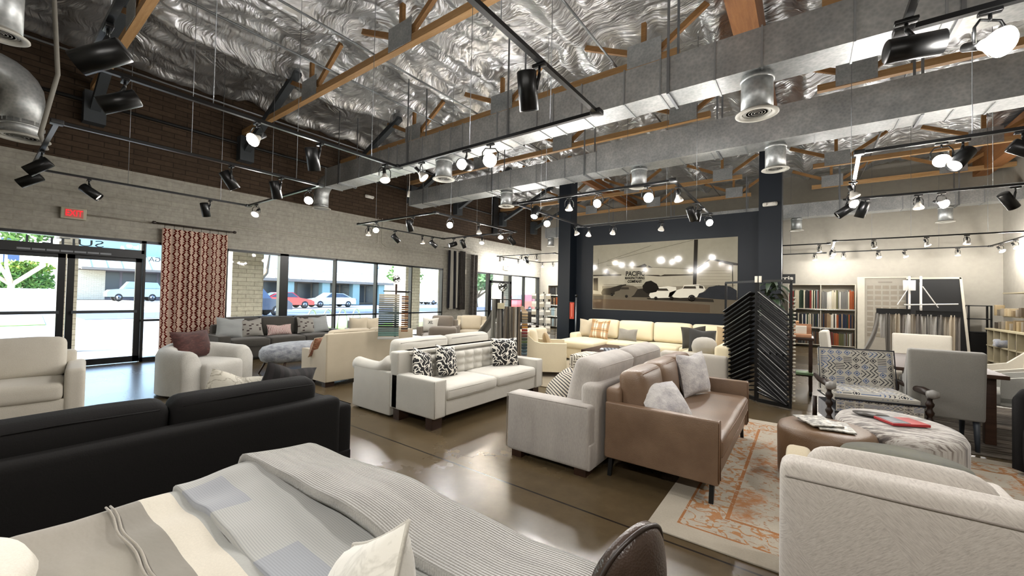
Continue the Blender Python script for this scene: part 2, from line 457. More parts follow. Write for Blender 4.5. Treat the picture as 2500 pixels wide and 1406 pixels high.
# sidelight and double entrance doors
w3 = window('window_3', 2.0, 2.42, 0.0, 2.35, [], .8, 'narrow sidelight right of the entrance doors')
text_mesh('GA', .13, 'lettering', plain('#5a7486', .5), w3, (.03, 2.19, 2.0), (pi/2, 0, pi/2), mirror=True)
def door(name, y0, y1, hinge, label):
    r = thing(name, label, 'door', (XW-.1, 0, 0)); r['kind'] = 'structure'
    f = MB(); z1 = 2.02
    f.box(0, .05, y0, y0+.09, .01, z1); f.box(0, .05, y1-.09, y1, .01, z1); f.box(0, .05, y0, y1, z1-.09, z1); f.box(0, .05, y0, y1, .01, .12)
    f.build('door_frame', ALU, r)
    MB().box(.02, .03, y0+.085, y1-.085, .11, z1-.085).build('door_pane', GLASS, r)
    h = MB(); h.bar((.1, y0+.06, .98), (.1, y1-.06, .98), .045, .05); h.bar((.05, y0+.08, .98), (.1, y0+.08, .98), .04, .04); h.bar((.05, y1-.08, .98), (.1, y1-.08, .98), .04, .04)
    h.build('push_bar', GREYST, r)
    return r
door('door_1', 1.02, 2.0, 1, 'right leaf of the glazed entrance doors')
door('door_2', -.04, 1.0, 0, 'left leaf of the glazed entrance doors')
w4 = window('window_4', -.1, 2.02, 2.08, 2.35, [], None, 'transom window above the entrance doors, lettered SUITE 1')
text_mesh('SUITE 1', .17, 'lettering', plain('#39434c', .5), w4, (.03, .98, 2.215), (pi/2, 0, pi/2), mirror=True, width=.92)
struct(MB().box(XW-.15, XW+.02, -.1, 2.02, 2.0, 2.09), 'trim_3', ALU, 'black door header above the entrance doors')
mb = MB()
for k in range(7): mb.box(XW+.021, XW+.024, .45+k*.16, .45+k*.16+.145, 2.03, 2.06)
single(mb, 'header_sticker_strip', plain('#8e9297', .6), 'row of grey stickers on the black header over the entrance doors', 'sticker')
window('window_5', -3.0, -.06, 0, 2.35, [-1.5], .8, 'shop window left of the entrance doors')

# beams and conduits
struct(MB().box(-.8, -.5, YN, 10.9, 5.0, 5.62), 'beam_1', BEAM, 'heavy timber roof beam above the aisle')
struct(MB().box(-5.85, -5.7, 11.0, YB, 5.15, 5.5), 'beam_2', BEAM, 'timber roof beam behind the feature wall')
struct(MB().box(XR-.55, XR-.25, YN, YB, 5.0, 5.6), 'beam_3', BEAM, 'timber roof beam near the right wall')

def truss(loc, xs, x0, x1, label, brace=False):
    r = thing('roof_truss', label, 'truss', loc, group='timber roof trusses')
    MB().box(x0, x1, -.05, .05, 4.98, 5.09).build('bottom_chord', TRUSS_X, r)
    for k, px in enumerate(xs):
        MB().box(px-.26, px+.26, -.06, -.052, 4.99, 5.34).box(px-.26, px+.26, .052, .06, 4.99, 5.34).build('gusset_plate', DUCT, r)
        MB().bar((px-.02, 0, 5.1), (px-.02, 0, 5.66), .06, .07).build('web_post', TRUSS, r)
        MB().bar((px-.2, 0, 5.24), (px-1.0, 0, 5.62), .06, .08).build('web_diagonal', TRUSS, r)
        MB().bar((px+.2, 0, 5.16), (px+.95, 0, 5.66), .06, .08).build('web_diagonal', TRUSS, r)
    if brace: MB().bar((XW+.05, 0, 4.55), (-7.9, 0, 5.66), .13, .12).box(XW, XW+.22, -.14, .14, 4.35, 4.9).build('steel_brace', GREYST, r)
    return r
ordn = ['nearest', 'second', 'third', 'fourth', 'fifth', 'sixth', 'seventh']
for i, y in enumerate((1.25, 3.65, 6.05, 8.45, 10.85 - .3, 13.25, 15.65)):
    truss((0, y, 0), [-7.35, -4.75, -2.0], XW, -1.5, f'{ordn[i]} timber roof truss on the window side, with steel gusset plates', True)
    truss((0, y, 0), [.65, 3.2], .15, XR, f'{ordn[i]} timber roof truss right of the heavy beam', False)
for i, x in enumerate((-9.3, -6.4, -5.4, -2.45, 1.3)):
    single(MB().tube([(x, YN, 5.12), (x, YB-.1, 5.12)], .016, 8), 'steel_conduit', STEEL, f'thin steel pipe running along the roof, number {i+1} from the window wall'.replace(f', number {i+1} from', [', nearest', ', second from', ', third from', ', between aisle beam and', ', farthest from'][i]), 'pipe', group='roof conduits')

# ------------------------------------------------------------------ ducts
def duct(label, x0, x1, y, z0, h, dep, seams, extra=None):
    r = thing('air_duct', label, 'air duct', (0, y, z0))
    MB().box(x0, x1, 0, dep, 0, h).build('duct_body', DUCT, r)
    x = x0 + .05; rr = random.Random(len(label))
    while x < x1-.1:
        MB().box(x, x+.018, -.012, dep+.012, -.012, h+.012).build('duct_seam', plain('#9da1a3', .4, .6), r); x += rr.choice(seams)
    if extra: extra(r)
    x = x0 + .6
    while x < x1:
        MB().box(x, x+.03, -.022, -.014, -.02, 5.55-z0).box(x, x+.03, dep+.014, dep+.022, -.02, 5.55-z0).box(x, x+.03, -.022, dep+.022, -.028, -.02).build('hanger_strap', STEEL, r); x += 2.4
    return r
def elbow(r):
    pts = [(-9.1, .2, .2)] + [(-9.3 - .35*sin(a), .2, .2 - .35 + .35*cos(a)) for a in [i*pi/12 for i in range(7)]] + [(-9.65, .2, -.35)]
    MB().tube(pts, .17, 20).build('duct_elbow', DUCT, r)
duct('near galvanised rectangular air duct crossing below the trusses, with an elbow at the window wall', -9.15, XR, 4.9, 3.9, .43, .42, [.28, .6, .45, .75], elbow)
def widen(r): MB().box(-3.3, XR, -.05, .0, -.02, .5).build('duct_step', DUCT, r)
duct('second galvanised rectangular air duct, above the navy columns', -9.0, XR, 7.26, 3.9, .4, .45, [.5, .7, .35, .9], widen)
duct('far galvanised rectangular air duct along the back wall', -9.4, XR, 15.2, 4.05, .42, .4, [.5, .8])
r = thing('air_duct', 'round galvanised duct with an elbow at upper left by the brick wall', 'air duct', (0, .35, 0))
pts = [(-8.6, -2.5, 4.3), (-8.6, -.35, 4.3)] + [(-8.6, -.3+.32*sin(a), 4.0+.3*cos(a)) for a in [i*pi/12 for i in range(7)]] + [(-8.6, .02, 3.6)]
MB().tube(pts, .2, 20).build('duct_body', DUCT, r)

def diffuser(loc, top, rad, label):
    r = thing('ceiling_diffuser', label, 'air vent', loc, group='round air diffusers')
    MB().lathe([(rad, .02), (rad, top)], 28).lathe([(rad+.012, top-.05), (rad+.012, top-.08)], 28).build('neck', DUCT, r)
    pr_ = [(rad*.98, .03), (rad*1.02, .0), (rad*1.35, -.012), (rad*1.36, -.02), (rad*1.25, -.028), (rad*.95, -.02), (rad*.93, .03)]
    MB().lathe(pr_, 32).build('rim', plain('#b9b7ae', .5), r)
    lv = MB()
    for k in range(5):
        q = rad*(.9 - k*.18); lv.lathe([(q, -.005), (q-.006, -.007), (max(q-.03, .005), .03), (max(q-.028, .008), .031)], 28)
    lv.build('louvre', plain('#a5a49c', .5), r)
    MB().lathe([(.001, .035), (rad*.97, .035)], 28).build('throat', BLACK, r)
    return r
diffuser((-.44, 5.1, 3.5), .42, .155, 'large white round air diffuser under the near duct, beside the heavy beam')
diffuser((-5.35, 5.1, 3.55), .37, .15, 'white round air diffuser under the near duct, between the ceiling and the bright lamps')
diffuser((-9.65, 5.1, 3.5), .06, .17, 'white round air diffuser below the duct elbow at the window wall')
diffuser((-.39, 7.5, 3.52), .4, .14, 'white round air diffuser in front of the right navy column')
diffuser((-2.56, 7.5, 3.56), .36, .14, 'white round air diffuser under the second duct, above the sectional')
diffuser((-5.72, 7.5, 3.56), .36, .14, 'white round air diffuser left of the left navy column')
diffuser((-.23, 15.4, 3.68), .4, .14, 'round air diffuser under the far duct, right of the navy column')
diffuser((3.01, 15.4, 3.65), .42, .14, 'round air diffuser under the far duct near the right wall')
diffuser((-9.2, 15.4, 3.7), .38, .14, 'round air diffuser in the far corner by the brick wall')
diffuser((-8.6, .37, 3.45), .2, .2, 'white round air diffuser on the duct elbow at upper left')
diffuser((-5.4, .1, 3.52), .6, .12, 'white round air diffuser cut by the left picture edge')

# dark stair of timber at the brick wall and pipes
mb = MB(); mb.tube([(XW+.04, -3, 4.75), (XW+.04, 14, 4.75)], .03, 8)
single(mb, 'wall_pipe', BLACK, 'long dark pipe fixed along the brown brick', 'pipe')
mb = MB(); mb.tube([(XW+.02, 1.2, 2.72), (XW+.02, 2.3, 2.72), (XW+.02, 3.4, 2.86), (XW+.02, 7.1, 2.86), (XW+.02, 7.25, 2.95), (XW+.02, 7.25, 3.7)], .012, 6)
single(mb, 'wall_conduit', plain('#a9a498', .7), 'thin painted conduit running along the wall from exit sign past the curtain', 'pipe')
mb = MB(); mb.tube([(XW+.02, 7.4, 3.7), (XW+.02, 7.4, 2.95), (XW+.02, 7.55, 2.86), (XW+.02, 14.2, 2.8)], .012, 6)
single(mb, 'wall_conduit', plain('#a9a498', .7), 'thin painted conduit running along the wall towards the far exit sign', 'pipe')
mb = MB(); mb.rbox(XW, XW+.1, 12.65, 12.95, 3.9, 5.7, .01, 1)
single(mb, 'downspout', BLACK, 'black vertical box pipe on the brown brick behind the lamps', 'pipe')

mb = MB(); mb.tube([(-7.2, .5, 3.03), (-7.25, .45, 3.2), (-7.05, .55, 3.9), (-7.1, .5, 4.8), (-7.0, .6, 5.5)], .022, 8)
single(mb, 'hanging_cable', plain('#8d8a82', .6), 'grey flexible cable dropping from the roof to the entrance track', 'cable')
mb = MB(); mb.tube([(-7.3, 5.9, 5.4), (-7.3, 5.9, 3.9), (-7.25, 5.85, 3.75)], .008, 6); mb.tube([(-7.25, 5.85, 3.75), (-7.27, 5.85, 3.62)], .025, 8)
single(mb, 'hanging_cable', plain('#c9c5ba', .6), 'thin white cable with a small white plug hanging before the brown brick', 'cable')
# exit signs and emergency lights
def exit_sign(y, z, label):
    r = thing('exit_sign', label, 'sign', (XW+.01, y, z))
    MB().rbox(0, .06, -.155, .155, -.1, .1, .012, 1).build('housing', plain('#b2ac98', .6), r)
    MB().box(.061, .064, -.11, .115, -.075, .075).build('face', plain('#c9776b', .5), r)
    text_mesh('EXIT', .15, 'lettering', m_emit('#ff1f2a', 1.3, 'exit_red'), r, (.066, .002, 0), (pi/2, 0, pi/2), width=.2)
exit_sign(1.06, 2.71, 'lit red EXIT sign on the pale wall above the entrance doors')
exit_sign(13.65, 2.62, 'small red EXIT sign above the far glazed door')
def emerg(loc, rz, label):
    r = thing('emergency_light', label, 'emergency light', loc, rz)
    MB().rbox(-.14, .14, -.07, 0, -.045, .045, .03, 2).build('housing', WHITE, r)
    for s_ in (-1, 1): MB().lathe([(.03, 0), (.035, .05), (.001, .052)], 14, M=T(s_*.085, -.05, 0) @ RX(pi/2)).build('lamp_head', plain('#d9d7d0', .3), r)
emerg((-.635, 10.44, 3.56), 0, 'white twin-head emergency light on the right navy column')
emerg((XW+.03, 6.9, 4.25), pi/2, 'white twin-head emergency light on the brown brick wall')
single(MB().rbox(0, .04, -.06, .06, -.09, .09, .01, 1), 'alarm_box', plain('#cfcabd', .6), 'small pale alarm box on the wall right of the hanging draperies', 'alarm', (XW+.0, 11.1, 2.3))
# ------------------------------------------------------------------ track lighting
ZT = 3.0
def rails(name_label, segs, wires, loc=(0, 0, ZT)):
    r = thing('lighting_track', name_label, 'lighting track', loc)
    for a, b in segs:
        MB().bar((a[0], a[1], 0), (b[0], b[1], 0), .036, .03).build('rail', BLACKM, r)
    for (x, y) in wires:
        MB().tube([(x, y, 0), (x, y, 2.75)], .0035, 5).build('hanging_wire', STEEL, r)
    cor = []
    for a, b in segs:
        for p in (a, b):
            if p not in cor: cor.append(p)
    for p in cor: MB().rbox(p[0]-.045, p[0]+.045, p[1]-.045, p[1]+.045, -.022, .022, .008, 1).build('connector', BLACK, r)
    return r
rails('black lighting track rectangle nearest the viewer, over the dark sofa', [((-4.1, .45), (-4.1, 3.13)), ((-4.1, 3.13), (-1.44, 3.13)), ((-1.44, 3.13), (-1.44, .45)), ((-1.44, .45), (-4.1, .45))],
      [(-4.1, 1.2), (-4.1, 2.75), (-2.9, 3.13), (-1.9, 3.13), (-1.44, 1.8), (-3.3, .45)])
rails('black lighting track rectangle near the entrance doors', [((-8.35, .46), (-5.8, .46)), ((-5.8, .46), (-5.8, 3.04)), ((-5.8, 3.04), (-8.35, 3.04)), ((-8.35, 3.04), (-8.35, .46))],
      [(-5.8, 1.5), (-5.8, 2.7), (-8.35, 1.4), (-7.4, 3.04), (-8.35, 2.6)])
rails('black lighting track rectangle in front of the hanging draperies', [((-8.25, 5.27), (-8.25, 7.9)), ((-8.25, 7.9), (-5.75, 7.9)), ((-5.75, 7.9), (-5.75, 5.3)), ((-5.75, 5.3), (-8.25, 5.27))],
      [(-8.25, 5.7), (-5.75, 5.7), (-5.75, 7.0), (-7.0, 7.9), (-8.25, 6.6)])
rails('black lighting track rectangle in front of the navy columns', [((-4.0, 5.5), (-1.42, 5.5)), ((-1.42, 5.5), (-1.42, 8.05)), ((-1.42, 8.05), (-4.0, 8.05)), ((-4.0, 8.05), (-4.0, 5.5))],
      [(-3.4, 5.5), (-2.2, 8.05), (-3.0, 8.05), (-1.42, 6.9), (-4.0, 6.3)])
rails('black lighting track rectangle in the far corner by the small exit sign', [((-9.9, 12.5), (-9.9, 15.6)), ((-9.9, 15.6), (-7.3, 15.6)), ((-7.3, 12.5), (-9.9, 12.5)), ((-7.3, 15.6), (-7.3, 12.5))],
      [(-8.6, 12.5), (-9.9, 14.4), (-7.3, 14.4)])
rails('black lighting track rectangle over the patterned armchair', [((.45, 5.5), (3.2, 5.5)), ((.45, 5.5), (.55, 7.9)), ((.55, 7.9), (3.2, 8.1))],
      [(1.25, 5.5), (2.0, 8.0), (.5, 7.1), (2.6, 5.5)])
rails('black lighting track rectangle before the far bookcases', [((.6, 13.1), (4.0, 13.1)), ((.6, 13.1), (.65, 16.0)), ((.65, 16.0), (3.95, 16.0)), ((3.95, 16.0), (4.0, 13.1))],
      [(2.0, 13.1), (3.2, 13.1), (1.6, 16.0), (3.0, 16.0)])
rails('thin black lighting track running behind the right navy column', [((-3.2, 13.6), (.5, 13.6)), ((-3.2, 16.2), (.5, 16.15))], [(-1, 13.6), (-.4, 16.18)])
rails('black lighting track at the top right corner of the view', [((.45, 3.15), (2.3, 3.15)), ((.45, 3.15), (.45, .9))], [(1.0, 3.15), (.45, 2.0)])

M_LENS = m_emit('#ffeccb', 22, 'lens_lit'); M_LENSW = m_emit('#fff6e6', 30, 'bulb_lit')
M_LENSD = m_emit('#fff0d8', 2.2, 'lens_dim'); M_PAR = plain('#cfcbc2', .25, .1, .5)
def basis(dirv):
    return Vector(dirv).normalized().to_track_quat('Z', 'Y').to_matrix().to_4x4()
def add_spot(r, o, dv, power, ang, col):
    l = bpy.data.lights.new('lamp_light', 'SPOT'); l.energy = power*LAMP; l.spot_size = radians(ang); l.spot_blend = .8
    l.color = col; l.shadow_soft_size = .05
    q = bpy.data.objects.new('lamp_light', l); COL.objects.link(q); q.parent = r
    q.location = o; q.rotation_euler = Vector(dv).to_track_quat('-Z', 'Y').to_euler()
def add_fill(r, o, power, col):
    # added fill: point light at the bulb brightens ceiling and upper walls
    l = bpy.data.lights.new('fill_light', 'POINT'); l.energy = power*LAMP; l.color = col; l.shadow_soft_size = .06
    q = bpy.data.objects.new('fill_light', l); COL.objects.link(q); q.parent = r; q.location = o
FILL_POWER = 33.0
WARM, NEUT = (1, .88, .72), (1, .965, .925)
def cyl_head(x, y, aim, label, lens=None, power=38, sc=1.0, ang=80, col=NEUT, group='black cylinder spotlights'):
    r = thing('track_spotlight', label, 'spotlight', (x, y, ZT-.02), group=group)
    MB().rbox(-.05, .05, -.02, .02, -.025, 0, .006, 1).tube([(0, 0, -.02), (0, 0, -.07*sc)], .009, 8).build('mount', BLACKM, r)
    if lens is M_LENSD: aim = Vector(aim) + Vector((-.592, .806, 0))*.4
    a = Vector(aim).normalized(); L, R = .235*sc, .062*sc
    side = Vector((-a.y, a.x, 0)); side = side.normalized() if side.length > .05 else Vector((1, 0, 0))
    c = Vector((0, 0, -.07*sc - R - .03)) if abs(a.z) < .75 else Vector((0, 0, -.07*sc - L*.42))
    if abs(a.z) >= .75: c += side*(R+.012)
    else: c += a*.03
    B = T(*c) @ basis(a)
    MB().lathe([(.001, -L*.5), (R*.9, -L*.5), (R, -L*.47), (R, L*.5), (R*.93, L*.5), (R*.9, L*.4)], 24, M=B).build('housing', BLACKM, r)
    k = MB(); k.tube([(0, 0, -.06*sc), Vector(c) + side*(R*.0) + Vector((0, 0, R*.9))] if abs(a.z) < .75 else [(0, 0, -.07*sc), Vector(c) - side*R*.9], .012, 8); k.build('arm', BLACK, r)
    MB().lathe([(.001, L*.42), (R*.9, L*.4)], 24, M=B).build('lens', lens or M_LENS, r)
    add_spot(r, c + a*(L*.5+.02), a, power, ang, col)
    return r
def gim_head(x, y, aim, label, lit=2, power=38, sc=1.0, ang=95, col=NEUT, group='black gimbal spotlights with reflector bulbs'):
    r = thing('gimbal_spotlight', label, 'spotlight', (x, y, ZT-.02), group=group)
    MB().rbox(-.045, .045, -.018, .018, -.022, 0, .006, 1).tube([(0, 0, -.02), (0, 0, -.05*sc)], .008, 8).build('mount', BLACKM, r)
    a = Vector(aim).normalized(); side = Vector((-a.y, a.x, 0)); side = side.normalized() if side.length > .05 else Vector((.8, .6, 0))
    c = Vector((0, 0, -.15*sc))
    yk = [c + side*.068*sc, c + side*.07*sc + Vector((0, 0, .07*sc)), c + side*.045*sc + Vector((0, 0, .105*sc)), c - side*.045*sc + Vector((0, 0, .105*sc)), c - side*.07*sc + Vector((0, 0, .07*sc)), c - side*.068*sc]
    MB().tube(yk, .006*sc, 6).build('yoke', BLACKM, r)
    B = T(*c) @ basis(a)
    MB().lathe([(.001, -.11*sc), (.02*sc, -.11*sc), (.022*sc, -.05*sc), (.02*sc, -.03*sc)], 16, M=B).build('socket', BLACK, r)
    MB().lathe([(.022*sc, -.035*sc), (.03*sc, -.01*sc), (.058*sc, .035*sc), (.06*sc, .05*sc)], 20, M=B).build('bulb', M_PAR, r)
    MB().lathe([(.06*sc, .05*sc), (.05*sc, .062*sc), (.025*sc, .068*sc), (.001, .07*sc)], 20, M=B).build('lens', M_LENSW if lit == 2 else M_LENSD, r)
    add_spot(r, c + a*.09*sc, a, power, ang, col)
    add_fill(r, c + a*.1*sc, FILL_POWER*(.2 if y > 15.9 else (1.7 if y > 12 else 1)), col)
    return r
# image-side directions: L left, R right, F towards the viewer, D down
dL, dR, dF, dB = Vector((-.806, -.592, 0)), Vector((.806, .592, 0)), Vector((.592, -.806, 0)), Vector((-.592, .806, 0)); dD = Vector((0, 0, -1))
# nearest rectangle
cyl_head(-3.35, .45, dL*.9 + dF*.75 + dD*.6, 'large black cylinder spotlight at upper left, pointing left beside the silver foil', M_LENSD, sc=1.1)
cyl_head(-4.1, .65, dL*.75 + dF*.6 + dD*.6, 'black cylinder spotlight pointing left with a glowing lens, left end of the nearest track', M_LENS)
gim_head(-4.1, 1.54, dF*.8 + dL*.2 + dD*.6, 'lit reflector bulb on the nearest track, left of the first timber chord end')
cyl_head(-4.1, 2.14, dD, 'black cylinder spotlight hanging straight down from the nearest track, against the brick', M_LENSD)
gim_head(-4.1, 2.94, dD + dF*.3 + dR*.2, 'reflector bulb hanging at the far left corner of the nearest track', 1)
gim_head(-3.66, 3.13, dD*.8 + dR*.7, 'reflector bulb tilted right in a hoop beside the corner of the nearest track', 1)
cyl_head(-2.94, 3.13, dF*.9 + dL*.25 + dD*.25, 'black cylinder spotlight shining at the viewer, left of the brightest pair of lamps', M_LENSW)
gim_head(-2.61, 3.13, dF + dD*.35, 'blazing reflector bulb at the middle of the nearest track, right lamp of the bright pair', sc=1.15)
cyl_head(-1.44, 2.22, dD + dR*.12, 'large black cylinder spotlight hanging down near the top centre of the view', M_LENSD, sc=1.05)
# entrance rectangle
cyl_head(-5.8, 1.91, dD*.8 + dR*.35 + dL*.0, 'tilted black cylinder spotlight on the entrance track, left one in front of the brick', M_LENSD)
cyl_head(-5.8, 2.5, dD + dR*.03, 'black cylinder spotlight hanging straight down on the entrance track, near its right corner', M_LENSD)
cyl_head(-7.1, .46, dL*.75 + dD*.8 + dF*.5, 'upper of the two glowing cylinder spotlights crowded at the left end of the entrance track', M_LENS)
cyl_head(-8.1, .46, dL*.75 + dD*.65 + dF*.5, 'lower of the two glowing cylinder spotlights crowded at the left end of the entrance track', M_LENS)
cyl_head(-8.35, .99, dR*.7 + dD*.6, 'black cylinder spotlight tilted down to the right, above the red exit sign', M_LENSD)
cyl_head(-8.35, 2.45, dD + dL*.05, 'small black cylinder spotlight hanging down above the red patterned curtain', M_LENSD)
gim_head(-6.1, 3.04, dF*.8 + dD*.5 + dR*.2, 'lit reflector bulb below the duct elbow on the entrance track')
gim_head(-8.0, 3.04, dF*.6 + dD*.7, 'lit reflector bulb at the far left corner of the entrance track, right of the curtain')
# drapery rectangle
gim_head(-7.63, 5.28, dF*.8 + dD*.6 + dR*.3, 'lit reflector bulb near the left tip of the drapery track')
gim_head(-8.25, 5.51, dD, 'small bulb hanging straight down at the left tip of the drapery track', 1)
cyl_head(-8.25, 6.26, dD*.7 + dR*.6, 'black cylinder spotlight tilted right on the drapery track, first from the left tip', M_LENSD)
gim_head(-8.25, 7.15, dD + dR*.1, 'reflector bulb in a hoop on the drapery track, between two black cylinders', 1)
cyl_head(-8.25, 7.5, dD*.6 + dR*.7, 'black cylinder spotlight tilted right near the front corner of the drapery track', M_LENSD)
cyl_head(-7.83, 7.9, dL*.8 + dF*.4 + dD*.35, 'black cylinder spotlight with glowing lens just right of the front corner of the drapery track', M_LENS)
cyl_head(-7.42, 7.9, dD + dR*.45, 'black cylinder spotlight tilted down beside the black pipe, on the drapery track', M_LENSD)
gim_head(-6.81, 7.9, dF*.5 + dD, 'lit reflector bulb above the drapery rod', col=WARM)
cyl_head(-6.42, 5.3, dD + dR*.15, 'black cylinder spotlight hanging at the back of the drapery track under looped cable', M_LENSD)
gim_head(-5.78, 5.72, dF + dD*.3, 'bright reflector bulb at the back right of the drapery track against dark brick')
gim_head(-5.78, 6.6, dD + dR*.1, 'reflector bulb in a hoop in front of the black wall pipe', 1)
gim_head(-5.78, 7.38, dF*.6 + dD*.9, 'bright reflector bulb near the right tip of the drapery track', col=WARM)
cyl_head(-5.87, 7.9, dD*.7 + dR*.6, 'dark cylinder spotlight at the right tip of the drapery track', M_LENSD)
# feature wall rectangle
cyl_head(-3.68, 5.5, dF*.6 + dD*.8 + dL*.2, 'lit spotlight at the left tip of the track before the navy columns', M_LENSW)
gim_head(-2.97, 5.5, dD, 'bulb hanging in front of the left navy column', 1)
gim_head(-2.48, 5.5, dF*.7 + dL*.5 + dD*.4, 'lit reflector bulb turned left, right of the left navy column')
gim_head(-1.76, 5.5, dF + dD*.3, 'blazing reflector bulb above the photograph, on the front track bar', sc=1.1)
gim_head(-1.42, 5.77, dD + dR*.2, 'reflector bulb in a square hoop at the back corner of the feature track', 1)
cyl_head(-1.42, 6.89, dD*.8 + dR*.5, 'black cylinder spotlight tilted right on the sloping bar of the feature track', M_LENSD)
cyl_head(-1.42, 7.3, dD, 'short black spotlight just above the blazing lamp at the end of the feature track', M_LENSD, sc=.8)
gim_head(-1.42, 7.9, dF + dD*.4, 'blazing reflector bulb at the right end of the feature track, over the photograph')
gim_head(-4.0, 6.53, dF + dD*.4, 'bright reflector bulb left of the left navy column')
gim_head(-4.0, 7.75, dD + dR*.4, 'bulb tilted right at the front left corner of the feature track', 1)
gim_head(-3.85, 8.05, dD + dL*.1, 'bulb hanging just right of the front left corner of the feature track', 1)
gim_head(-3.29, 8.05, dB*.5 + dD, 'second bulb from the corner on the far bar of the feature track', 1)
gim_head(-2.29, 8.05, dB*.5 + dD, 'middle bulb on the far bar of the feature track, lighting the photograph', 1)
# far corner rectangle
for args in ((-9.9, 12.62, 'first'), (-9.9, 12.85, 'second'), (-9.9, 13.88, 'third'), (-9.9, 14.66, 'fourth')):
    gim_head(args[0], args[1], dD + dF*.2, f'{args[2]} small bulb from the left on the window side of the far corner track', 2 if args[2] != 'first' else 1, power=18)
gim_head(-9.75, 15.6, dD, 'small dim bulb left of two, over the corner shelves', 1, power=18)
gim_head(-9.2, 15.6, dD, 'small dim bulb right of two, over the corner shelves', 1, power=18)
gim_head(-8.76, 12.5, dF*.6 + dD, 'small lit bulb on the near bar of the far corner track', power=18)
cyl_head(-8.46, 12.5, dD*.9 + dR*.45, 'small black cylinder spotlight on the near bar of the far corner track', M_LENSD, power=18)
gim_head(-8.07, 12.5, dD, 'small bulb in a hoop right of the cylinder on the far corner track', 1, power=18)
# armchair rectangle
gim_head(1.05, 5.5, dL*.6 + dF*.6 + dD*.6, 'white glowing reflector bulb left of the slanted cylinder on the armchair track', sc=1.05)
cyl_head(1.19, 5.5, dL*.6 + dD*.55 + dF*.1, 'slanted black cylinder spotlight on the near bar of the armchair track', M_LENS)
cyl_head(1.55, 5.5, dR*.8 + dD*.6 + dF*.5, 'black cylinder spotlight with glowing lens at the right picture edge on the armchair track', M_LENSW)
gim_head(.49, 6.7, dD + dR*.4 + dF*.2, 'upper hooped bulb on the short side of the armchair track', 1)
gim_head(.52, 7.3, dF*.8 + dD*.6, 'lit lower bulb on the short side of the armchair track')
cyl_head(.5, 7.75, dD*.6 + dL*.7, 'black cylinder spotlight turned left under the lit bulb of the armchair track', M_LENSD)
cyl_head(.72, 7.9, dD + dL*.15, 'black cylinder spotlight hanging down on the far bar of the armchair track', M_LENSD)
gim_head(1.29, 7.95, dD + dF*.05, 'hooped bulb hanging down on the far bar of the armchair track', 1)
gim_head(1.52, 7.97, dF + dD*.5, 'amber glowing bulb on the far bar of the armchair track', col=WARM)
cyl_head(2.2, 8.03, dR*.6 + dD*.7, 'dark spotlight at the right picture edge on the far bar of the armchair track', M_LENS)
# bookcase rectangle
gim_head(1.35, 13.1, dD + dR*.3, 'hooped bulb over the bookcases, first on the near bar', 1, power=11)
gim_head(2.26, 13.1, dD + dR*.4 + dF*.2, 'lit bulb over the drapery stand, second on the near bar before the bookcases', power=26)
gim_head(2.89, 13.1, dD, 'large dim bulb over the black etagere, third on the near bar before the bookcases', 1, power=11)
gim_head(.63, 14.6, dF*.5 + dD, 'lit bulb on the short side of the bookcase track, upper of two', power=11)
gim_head(.64, 15.6, dF*.5 + dD, 'lit bulb on the short side of the bookcase track, lower of two', power=6)
gim_head(.95, 16.0, dD, 'small dim bulb on the far bar above the bookcase', 1, power=6)
gim_head(1.75, 16.0, dF*.5 + dD, 'lit bulb on the far bar above the white display panel', power=6)
gim_head(2.32, 16.0, dF*.4 + dD + dR*.3, 'small lit bulb on the far bar above the black board', power=6)
gim_head(3.36, 16.0, dD, 'hooped bulb on the far bar above the black etagere', 1, power=6)
gim_head(3.95, 15.3, dF*.6 + dD*.7, 'first glowing bulb on the slanting side of the bookcase track, at right', power=6)
gim_head(3.97, 14.5, dF*.6 + dD*.7, 'second glowing bulb on the slanting side of the bookcase track, at right', power=11)
gim_head(3.99, 13.7, dF*.6 + dD*.7, 'glowing bulb cut by the right picture edge on the bookcase track', power=11)
gim_head(.3, 13.6, dD + dR*.1, 'small dark lamp on the thin track right of the navy column', 1, power=11)
gim_head(.24, 16.15, dD + dF*.3, 'lit bulb over the left bookcase, right of the navy column', power=6)
# a second row of lamps behind the viewer, over the bed and the herringbone armchair
rails('black lighting track rectangle overhead just behind the viewer', [((-2.6, -.9), (1.6, -.9)), ((-2.6, -.9), (-2.6, -2.4)), ((1.6, -.9), (1.6, -2.4))], [(-1.5, -.9), (.8, -.9)])
for k, x in enumerate((-2.2, -1.3, -.4, .5, 1.3)):
    gim_head(x, -.9, Vector((.1*(k-2), 1.0, -1.5)), f"{['leftmost', 'second', 'middle', 'fourth', 'rightmost'][k]} bulb on the track behind the viewer", power=26)
# top right
cyl_head(.44, 3.0, dR*.75 + dF*.75, 'big black cylinder spotlight in front of the duct at the top right', M_LENSD, sc=1.0)
gim_head(.78, 3.15, dF + dD*.45, 'blazing white lamp at the top right corner', sc=1.2)
gim_head(1.6, 3.15, dD + dB*.4, 'lamp beyond the right picture edge on the top right track', 1)
